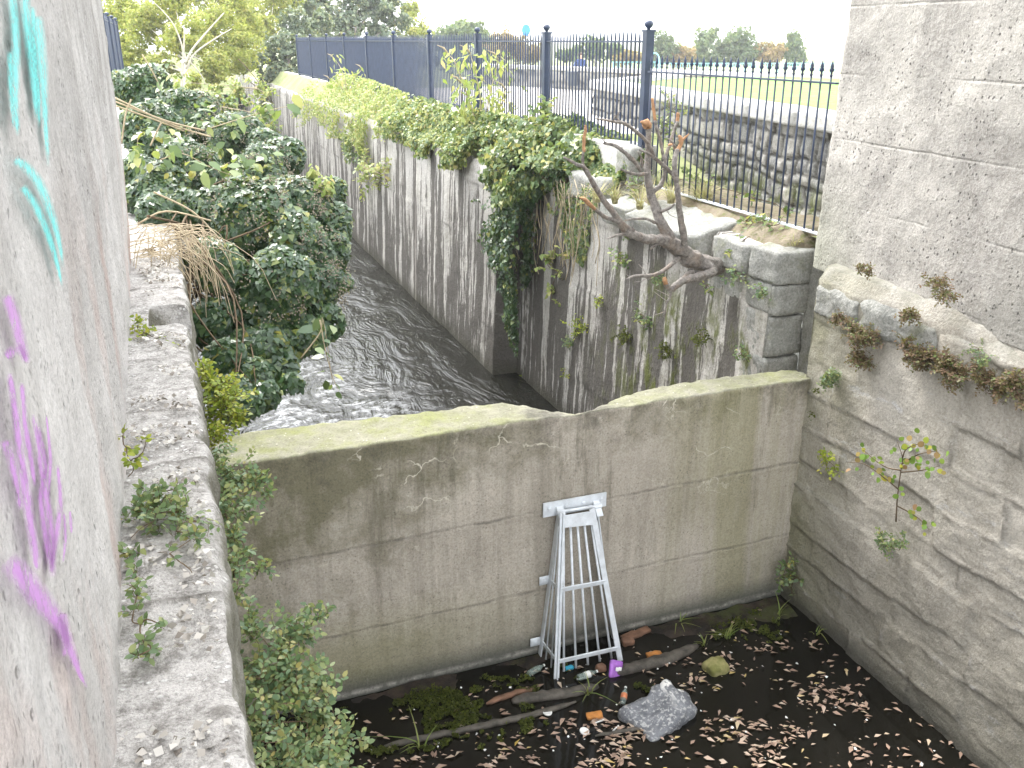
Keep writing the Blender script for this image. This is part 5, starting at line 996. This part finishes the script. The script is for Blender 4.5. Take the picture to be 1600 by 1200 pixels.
P_('wall_creeper', 'red and yellow creeper on the canal wall right of the ivy curtain', 'creeper', [(860, 405, 4.4, 12), (872, 425, 4.4, 14), (862, 450, 4.4, 10), (870, 470, 4.4, 9), (880, 400, 4.4, 9)], X, 800, .06, 'ivyy', shape=SH_IVY, up=.2, gap=.1, stems=5)
WP_ = [((970, 402), 12, 'ivyl', .05, 'leafy weed on the canal wall below the leftmost cut branch'), ((978, 365), 7, 'ivyl', .05, 'small weed just under the broken side branch'), ((905, 505), 14, 'lime', .04, 'grassy yellow tuft low on the canal wall'), ((890, 530), 9, 'coto', .035, 'dark green tuft low on the canal wall beside the yellow tuft'), ((1000, 490), 12, 'coto', .04, 'fern-like weed under the forked lower branch'), ((975, 520), 13, 'moss', .03, 'hanging moss cushion near the middle of the canal wall'),
  ((1010, 500), 9, 'coto', .04, 'round weed between two moss streaks'), ((1040, 545), 12, 'moss', .03, 'olive moss cushion just above the dam'), ((1105, 440+4), 9, 'ivyl', .05, 'bright green fern in the joint below the coping'), ((1160, 550), 11, 'coto', .035, 'small weed above the right end of the dam'), ((1150, 425), 14, 'coto', .04, 'weeds packed in the crack under the coping blocks'), ((1190, 455), 11, 'coto', .035, 'dark weed strip under the end coping block'), ((885, 580), 8, 'lime', .035, 'small fern left of the wet streak'), ((820, 600), 10, 'lime', .04, 'bright weed at the waterline by the recess corner'), ((838, 612), 9, 'coto', .04, 'dark weed at the waterline right of the recess corner'), ((1095, 520), 13, 'moss', .03, 'mossy drip on the canal wall left of the slot stones'), ((935, 470), 8, 'lime', .04, 'tiny fern halfway up the canal wall'), ((1030, 435), 8, 'coto', .04, 'tuft directly below the trunk fork')]
for (x_, y_), r_, m_, s_, lab in WP_:
    P_('wall_weed', lab, 'weed', [(x_, y_, 4.42, r_), (x_+r_*.5, y_+r_*.7, 4.41, r_*.6), (x_-r_*.4, y_+r_*.9, 4.41, r_*.5)], X, 1900 if m_ == 'moss' else 1300, s_, m_, up=.3, gap=.12, stems=3, shape=SH_OV if m_ != 'moss' else SH_Q)
# top of the wall by the railing
def tuft(lab, px, py, ax, v, n, L, m='straw', k=3, sp=.08, w=.01, grp=None):
    c = at(px, py, ax, v); t = thing('grass_tuft', lab, 'grass tuft', grp, loc=c); blades('blades', [c+np.array([random.gauss(0, sp), random.gauss(0, sp), -.01]) for _ in range(k)], n, L, w, M[m], t, 1.1); under(t)
tuft('large straw-coloured grass tussock beside the first railing bars', 1083, 322, Z, -1.52, 55, .30, 'straw', 5, .12); tuft('pale grass tussock behind the upright cut trunk', 985, 318, Z, -1.55, 45, .30, 'straw', 5, .16); tuft('green and straw grass between the two tussocks', 1040, 300, Z, -1.52, 40, .25, 'blade', 4, .12); tuft('short dry grass on the end coping block', 1232, 380, Z, -1.57, 16, .10, 'straw', 3, .06)
P_('railing_weed', 'bright green weeds at the foot of the railing', 'weeds', [(1165, 345, 4.72, 12), (1185, 348, 4.72, 14), (1205, 352, 4.72, 12), (1180, 338, 4.76, 8), (1220, 345, 4.78, 8)], X, 900, .06, 'ivyl', up=.6, gap=.1, stems=8, shape=SH_NAR*np.array([2, 1]))
P_('coping_weed', 'leafy weed in the gap between the sloping coping slab and the next block', 'weed', [(1150, 385, 4.5, 9), (1162, 375, 4.55, 9), (1140, 395, 4.45, 7), (1172, 370, 4.6, 6)], X, 1100, .06, 'ivyl', up=.6, gap=.05, stems=6, shape=SH_NAR*np.array([2, 1]))
P_('coping_fern', 'ferny undergrowth behind the dead branches where the ivy ends', 'fern', [(955, 300, 4.6, 22), (985, 290, 4.65, 20), (925, 305, 4.5, 18), (1010, 280, 4.75, 16), (1000, 300, 4.7, 14)], X, 700, .07, 'ivyl', up=.8, gap=.05, stems=8, shape=SH_NAR*np.array([1.8, 1]))
P_('railing_bramble', 'pale green shoots growing up through the low railing', 'shrub', [(1045, 150, 5.2, 9), (1050, 175, 5.2, 12), (1035, 190, 5.2, 12), (1062, 180, 5.2, 8), (1055, 205, 5.2, 12), (1030, 215, 5.2, 12), (1048, 250, 5.2, 12)], X, 260, .06, 'ivyl', up=.5, gap=.1, stems=12, shape=SH_NAR*np.array([1.8, 1]))
P_('verge_shrub', 'dark leafy growth behind the railing at the foot of the rubble wall', 'shrub', [(1060, 275, 5.25, 18), (1085, 285, 5.2, 20), (1110, 300, 5.2, 14), (1180, 310, 5.15, 12), (1150, 305, 5.2, 10), (1230, 335, 5.15, 9)], X, 700, .06, 'ivyl', up=.6, gap=.05, stems=8)
# right lock wall plants
RW = [((1350, 522, 20, 16), 'dense reddish brown cushion plant left of the long plant strip'), ((1345, 560, 17, 13), 'reddish brown plant hanging below the densest cushion'), ((1425, 495, 15, 16), 'reddish plant high on the coping joint'), ((1415, 535, 12, 18), 'faded brown plant trailing down the coping joint'), ((1470, 445, 20, 14), 'small reddish plant at the foot of the right pier'), ((1355, 425, 11, 8), 'tiny brown plant on the coping corner'), ((1440, 553, 24, 14), 'brown-green plant at the start of the strip under the coping'), ((1490, 575, 26, 18), 'brown plant in the middle of the strip under the coping'), ((1530, 545, 20, 17), 'greener plant above the strip under the coping'), ((1545, 595, 22, 16), 'brown plant at the lower end of the strip under the coping'), ((1592, 595, 18, 22), 'plant at the right edge of the photo under the coping'), ((1318, 500, 12, 8), 'thin brown sprig beside the first coping stone'), ((1298, 592, 13, 14), 'orange-green weed just right of the dam end')]
for (x_, y_, r1, r2), lab in RW:
    c, r = pxr(x_, y_, X, 4.46, r1); h = r*r2/r1; bl = [(c, (r*.6, r*.8, h*.8))]+[(c+np.array([-.02, random.uniform(-r, r)*1.2, random.uniform(-h, .6*h)*1.2]), (r*.5, r*.6, h*.6)) for _ in range(5)]
    plant('wall_plant', lab, 'wall plant', bl, 2600, .024, M['red' if 'greener' not in lab and 'orange' not in lab else 'coto'], up=.4, gap=.12, cover=5., stems=8, lump=.8, base=c+np.array([.08, 0, -.02]))
t = thing('lock_wall_sapling', 'thin birch-like sapling with round green and yellow leaves on the right lock wall', 'sapling', loc=at(1400, 815, X, 4.48)); b = MB()
sp_ = [[(1400, 815, 4.47), (1402, 780, 4.40), (1407, 740, 4.34), (1410, 715, 4.3), (1402, 690, 4.28)], [(1404, 765, 4.37), (1380, 745, 4.33), (1350, 725, 4.3), (1325, 722, 4.3)], [(1408, 735, 4.33), (1380, 728, 4.3), (1345, 700, 4.3)], [(1409, 725, 4.31), (1435, 710, 4.28), (1462, 705, 4.28)], [(1408, 738, 4.33), (1440, 735, 4.3), (1468, 728, 4.3)], [(1401, 790, 4.42), (1420, 800, 4.40), (1438, 812, 4.40), (1452, 828, 4.42)], [(1410, 715, 4.3), (1418, 700, 4.28), (1448, 690, 4.27)]]
LP = []
for q in sp_:
    Q = spline([at(x_, y_, X, v) for x_, y_, v in q], 4); b.tube(Q, np.linspace(.006, .002, len(Q)), 5); LP.append(Q[3:][RNG.integers(0, len(Q)-3, 13)])
b.build('stem', M['stem'], t, True); P = np.vstack(LP)+RNG.normal(size=(13*len(sp_), 3))*np.array([.02, .04, .035]); M['round'] = leafmat('round_leaf', [(0, (.10, .22, .04)), (.5, (.20, .33, .06)), (.75, (.42, .40, .04)), (.9, (.32, .19, .10)), (1, (.25, .12, .08))], .45, .3, .4)
SH_R = np.array([(0, 0), (.3, .15), (.42, .45), (.3, .75), (0, .95), (-.3, .75), (-.42, .45), (-.3, .15)])-np.array([0, .3])
leaves('foliage', P, np.array([-1., -.5, .3])+RNG.normal(size=P.shape)*.5, .045*RNG.uniform(.6, 1.15, len(P)), M['round'], t, SH_R, .8); under(t)
P_('wall_shrub', 'small dense green and orange shrub under the sapling on the right lock wall', 'shrub', [(1390, 850, 4.42, 16), (1375, 845, 4.43, 10), (1405, 860, 4.42, 11), (1412, 845, 4.43, 9), (1378, 838, 4.44, 8)], X, 1800, .028, 'coto', up=.5, gap=.1, stems=8)
P_('wall_shrub', 'little yellow-leaved plant left of the sapling on the right lock wall', 'shrub', [(1296, 722, 4.44, 12), (1285, 715, 4.44, 8), (1305, 735, 4.44, 8)], X, 900, .032, 'lime', up=.4, gap=.1, stems=5)
P_('corner_plant', 'leafy green plant in the bottom corner between dam and right lock wall', 'plant', [(1232, 885, 5.32, 11), (1222, 905, 5.32, 13), (1240, 905, 5.3, 14), (1228, 870, 5.33, 8), (1250, 900, 5.28, 8), (1238, 930, 5.3, 7)], Y, 1500, .045, 'ivyl', up=.5, gap=.08, stems=7)
P_('corner_moss', 'yellow-green algae tuft high on the right lock wall near the dam end', 'moss', [(1275, 610, 4.49, 8), (1268, 650, 4.49, 7)], X, 900, .02, 'moss', up=.2, stems=0)

# ================================================================== BACKGROUND
def bgtree(name, lab, cat, px, pyb, dep, blobs, m, dens, size, tr=.15, trunkm='bark', shape=SH_Q, n=7, grp=None):
    base = atd(px, pyb, dep); t = thing(name, lab, cat, grp, loc=base)
    bl = []
    for x_, y_, d_, r_ in blobs: c = atd(x_, y_, d_); r = r_/FPX*d_; bl.append((c, (r, r, r*.9)))
    P, N = blob_pts(bl, dens, .35, .7, 1.6/max(.4, bl[0][1][0]), random.randint(0, 99), .05); leaves('crown', P, N+np.array([0, -.2, .5])+RNG.normal(size=N.shape)*.8, size*RNG.uniform(.6, 1.3, len(P)), M[m], t, shape, .4)
    b = MB(); top = bl[0][0]; b.tube(spline([base, base+(top-base)*.5+RNG.normal(size=3)*.1*tr, top], 4), np.linspace(tr, tr*.4, 9), 7)
    for c, r in bl[:n]: s_ = base+(top-base)*random.uniform(.3, .8); b.tube(spline([s_, (s_+c)/2+RNG.normal(size=3)*tr, c], 4), np.linspace(tr*.5, tr*.12, 9), 5)
    b.build('trunk', M[trunkm], t, True); under(t); return t
bgtree('willow_tree', 'feathery yellow-green willow filling the top left beyond the ivy bush', 'tree', 287, 150, 32, [(290, 60, 33, 45), (230, 40, 34, 50), (210, 95, 34, 38), (250, 100, 33, 35), (330, 40, 34, 50), (370, 80, 34, 42), (330, 110, 33, 36), (270, 0, 35, 55), (190, 20, 35, 45), (350, -20, 36, 50), (185, 70, 35, 30), (375, 30, 36, 40), (300, 130, 31, 26)], 'willow', 520, .13, .07, 'palewood', SH_NAR*np.array([2, 1]), 15)
bgtree('willow_tree', 'second paler willow behind, its crown meeting the dark bush', 'tree', 400, 150, 46, [(410, 40, 46, 50), (370, 10, 47, 45), (430, -10, 48, 45), (380, 90, 46, 40), (170, 30, 46, 40), (300, -20, 48, 60)], 'willow', 260, .18, .09, 'palewood', SH_NAR*np.array([2, 1]), 7)
t = thing('bare_sapling', 'pale bare forked sapling standing in front of the willow', 'sapling', loc=at(284, 140, Y, 26)); b = MB()
for q, r_ in (([(284, 140), (285, 110), (287, 85), (288, 45)], .045), ([(287, 92), (284, 70), (272, 40), (255, 18), (232, -4)], .025), ([(289, 100), (300, 78), (325, 48), (350, 20)], .035), ([(290, 108), (306, 82), (340, 58), (362, 45)], .028), ([(287, 88), (300, 100), (315, 118), (321, 132)], .022)):
    b.tube(spline([at(x_, y_, Y, 26) for x_, y_ in q], 4), np.linspace(r_, r_*.4, (len(q)-1)*4+1), 6)
b.build('trunk', M['palewood'], t, True); under(t)
bgtree('dark_bush', 'tall dark grey-green bush at the far end of the canal, left end of the fence', 'bush', 440, 190, 37, [(450, 80, 37, 38), (430, 120, 37, 34), (465, 45, 38, 34), (470, 110, 37.5, 30), (425, 155, 36, 26), (455, 145, 36, 26), (500, 35, 39, 30), (410, 100, 37, 26), (440, 170, 35, 20)], 'dkbush', 420, .15, .1)
bgtree('green_tree', 'broad grey-green tree rising behind the far fence panels', 'tree', 560, 110, 50, [(540, 30, 50, 40), (490, 10, 50, 36), (590, 10, 51, 40), (620, 30, 51, 30), (560, -15, 50, 40), (520, 55, 50, 26), (450, 10, 50, 36), (610, -20, 52, 36), (590, 50, 51, 25)], 'dkbush', 240, .2, .16)
bgtree('green_tree', 'yellowish tree thinning out towards the white sky behind the fence', 'tree', 640, 110, 60, [(650, 50, 60, 26), (620, 70, 60, 26), (600, -10, 62, 34), (640, 15, 62, 22)], 'willow', 170, .2, .12)
for px, by, dep, bl, m, lab in ((715, 115, 85, [(715, 60, 85, 28), (740, 45, 86, 22), (690, 70, 85, 22), (760, 70, 85, 20)], 'far', 'hazy tree seen over the fence between the third and fourth posts'), (790, 110, 80, [(790, 70, 80, 22), (815, 80, 80, 20), (770, 85, 80, 18), (835, 85, 80, 14)], 'faro', 'brown autumn hedge seen through the fence bars'), (720, 105, 70, [(700, 92, 70, 18), (730, 95, 70, 16), (755, 92, 70, 16), (675, 90, 70, 18), (650, 90, 70, 16)], 'far', 'dark green hedge seen through the fence bars'),
    (930, 110, 85, [(930, 75, 85, 20), (900, 85, 85, 16), (960, 80, 85, 18), (880, 90, 85, 14)], 'far', 'pale green hedge behind the person'), (985, 110, 82, [(985, 88, 82, 14), (965, 95, 82, 10), (1000, 92, 82, 10)], 'faro', 'low yellow-brown bush left of the big fence post'),
    (1035, 115, 95, [(1035, 70, 95, 22), (1050, 85, 95, 18), (1020, 90, 95, 18)], 'far', 'hazy green tree just right of the big fence post'), (1070, 115, 95, [(1070, 88, 95, 18), (1060, 98, 95, 14)], 'faro', 'pale orange tree between two green ones'), (1100, 115, 97, [(1100, 65, 97, 20), (1092, 85, 97, 18), (1108, 90, 97, 16)], 'far', 'light green tall tree above the railing'), (1145, 115, 98, [(1155, 60, 98, 20), (1140, 75, 98, 22), (1165, 85, 98, 20), (1125, 85, 98, 16), (1115, 50, 98, 8)], 'far', 'darkest and widest green tree above the railing'),
    (1200, 115, 98, [(1200, 85, 98, 18), (1185, 80, 98, 14), (1215, 80, 98, 16)], 'faro', 'orange-tinged tree left of the rightmost green tree'), (1240, 115, 99, [(1240, 65, 99, 16), (1232, 80, 99, 18), (1250, 88, 99, 14)], 'far', 'rightmost green tree, near the pier')):
    bgtree('distant_tree', lab, 'tree', px, by, dep, [(x_, y_, d_, r_*1.25) for x_, y_, d_, r_ in bl], m, 110, .3, .12, n=4)
for px, by, dep, bl, m, lab in ((330, 175, 19, [(330, 160, 19, 26), (300, 165, 18.5, 20), (360, 165, 19.5, 22), (395, 160, 21, 22), (415, 180, 19, 22), (400, 200, 17, 24), (360, 190, 17, 24)], 'ivyl', 'loose pale green undergrowth on the left bank behind the ivy bush'), (400, 140, 27, [(400, 135, 27, 22), (370, 140, 27, 22), (340, 140, 27, 18), (420, 150, 27, 16), (240, 125, 27, 22), (205, 130, 27, 16), (280, 140, 26, 18)], 'ivyy', 'sunlit yellow weeds on the far left bank'), (428, 205, 24, [(425, 200, 24, 14), (415, 215, 23, 14)], 'ivyl', 'bright green shrub at the waterline near the far canal bend')):
    bgtree('bank_shrub', lab, 'shrub', px, by, dep, bl, m, 260, .11, .03, 'twig', SH_OV, 5)
b = MB(); t = thing('bare_twigs', 'thin bare dark twigs leaning out left of the dark bush', 'twigs', loc=at(430, 165, Y, 30))
for q in ([(425, 163), (405, 130), (385, 105), (372, 92)], [(427, 163), (412, 128), (405, 112)], [(424, 160), (400, 135), (380, 122)]): b.tube(spline([at(x_, y_, Y, 30) for x_, y_ in q], 3), .014, 5)
b.build('twig', M['stem'], t, True); under(t)
# far railing, hoop, bin, person, sign
tq = plain('turquoise_paint', (.25, .55, .62), .5, 0, .1); M['tq'] = tq
def farrail(lab, x0_, x1_, yt, yb, dep, n, m):
    a_, c_ = atd(x0_, yt, dep), atd(x1_, yt, dep); h = (yb-yt)/FPX*dep; t = thing('park_railing', lab, 'railing', loc=a_-np.array([0, 0, h])); MB().bar(a_, c_, .06).build('rail', M[m], t); b = MB()
    for i in range(n): p = lerp(a_, c_, i/(n-1)); b.tube([p, p-np.array([0, 0, h])], .022, 4)
    b.build('bars', M[m], t); under(t)
farrail('long pale blue-grey railing beyond the lawn', 1028, 1345, 99, 114, 58, 90, 'tq'); farrail('turquoise railing behind the low wall left of the big fence post', 955, 1030, 97, 110, 60, 24, 'tq')
hp = [atd(x_, y_, 56) for x_, y_ in ((1016, 108), (1016, 92), (1020, 84), (1026, 84), (1030, 92), (1030, 108))]; tag(MB().tube(spline(hp, 4), .05, 6).build('hoop', M['tq'], None, True), 'turquoise hoop standing just right of the big fence post', 'hoop')
gl = plain('grey_bin', (.10, .11, .12), .5); c = atd(895, 134, 21.5); t = thing('litter_bin', 'dark grey litter bin against the low wall, seen through the fence', 'bin', loc=c); MB().lathe(c, [(.11, 0), (.12, .02), (.13, .28), (.14, .29), (.14, .32), (.12, .33)], 14).build('bin_body', gl, t, True); under(t)
# person: upper body leaning behind the low wall, one continuous skin
def person(c, h):
    import bmesh
    jp = {'hip': (0, 0, .52), 'waist': (0, 0, .62), 'chest': (0, 0, .75), 'neck': (0, 0, .84), 'head': (0, -.01, .905), 'crown': (0, 0, .97), 'sl': (-.105, 0, .80), 'el': (-.15, -.02, .65), 'wl': (-.09, -.10, .56), 'sr': (.105, 0, .80), 'er': (.15, -.02, .65), 'wr': (.09, -.10, .56), 'kl': (-.06, -.03, .28), 'al': (-.065, 0, .04), 'fl': (-.065, -.07, .015), 'kr': (.06, .02, .28), 'ar': (.065, .03, .04), 'fr': (.065, -.05, .015)}
    rad = {'hip': .085, 'waist': .075, 'chest': .095, 'neck': .034, 'head': .055, 'crown': .035, 'sl': .042, 'el': .03, 'wl': .022, 'sr': .042, 'er': .03, 'wr': .022, 'kl': .045, 'al': .028, 'fl': .025, 'kr': .045, 'ar': .028, 'fr': .025}
    E_ = [('hip', 'waist'), ('waist', 'chest'), ('chest', 'neck'), ('neck', 'head'), ('head', 'crown'), ('chest', 'sl'), ('sl', 'el'), ('el', 'wl'), ('chest', 'sr'), ('sr', 'er'), ('er', 'wr'), ('hip', 'kl'), ('kl', 'al'), ('al', 'fl'), ('hip', 'kr'), ('kr', 'ar'), ('ar', 'fr')]
    ks = list(jp); me = bpy.data.meshes.new('person'); me.from_pydata([tuple(np.array(jp[k])*h) for k in ks], [(ks.index(a), ks.index(b_)) for a, b_ in E_], []); o = bpy.data.objects.new('person', me); COL.objects.link(o); o.location = c
    o.modifiers.new('skin', 'SKIN'); sv = me.skin_vertices[0].data
    for i, k in enumerate(ks): sv[i].radius = (rad[k]*h,)*2
    sv[0].use_root = True; ss = o.modifiers.new('sub', 'SUBSURF'); ss.levels = 1; ss.render_levels = 2
    a = NT('person_cloth'); z = a.xyz(2, a.n('ShaderNodeTexCoord').outputs['Object']); me.materials.append(a.pbr(a.mix(a.rng(z, .845*h, .85*h), a.mix(a.rng(z, .5*h, .51*h), (.06, .07, .10), (.05, .08, .20)), (.50, .32, .25)), .8)); return o
pc = atd(907, 90, 34); pc[2] -= 1.45; pe = person(pc, 1.66); tag(pe, 'distant person in a dark blue top standing behind the low wall', 'person')
hb = MB().lathe((0, .012, .925*1.66), [(.02, -.05), (.085, -.02), (.10, .03), (.075, .08), (.02, .10)], 12).build('hair', plain('brown_hair', (.08, .05, .03)), pe, True)
bs = plain('blue_sign', (.05, .22, .62), .5, 0, .1); c = atd(822, 47, 40); t = thing('round_sign', 'small round-topped blue sign rising above the fence', 'sign', loc=c-np.array([0, 0, 3.])); MB().lathe(c, [(.01, -.02), (.22, -.02), (.24, 0), (.22, .02), (.01, .02)], 24, (.3, -1, 0)).build('sign_disc', bs, t); MB().tube([c-np.array([0, -.03, 3.]), c+np.array([0, .03, 0])], .03, 8).build('pole', M['iron'], t, True); under(t)
# ================================================================== HAZE: added volume, pales the distance in place of lens glare
hm = bpy.data.materials.new('haze_air'); hm.use_nodes = True; ht = hm.node_tree; ht.nodes.clear(); hv = ht.nodes.new('ShaderNodeVolumePrincipled'); ho = ht.nodes.new('ShaderNodeOutputMaterial')
hv.inputs['Color'].default_value = (.95, .97, 1, 1); hv.inputs['Density'].default_value = .0010; hv.inputs['Anisotropy'].default_value = .3; ht.links.new(hv.outputs[0], ho.inputs['Volume'])
hz = MB().box((-1000, -400, -8.5), (1000, 1600, 9.5)).build('haze', hm); tag(hz, kind='stuff')
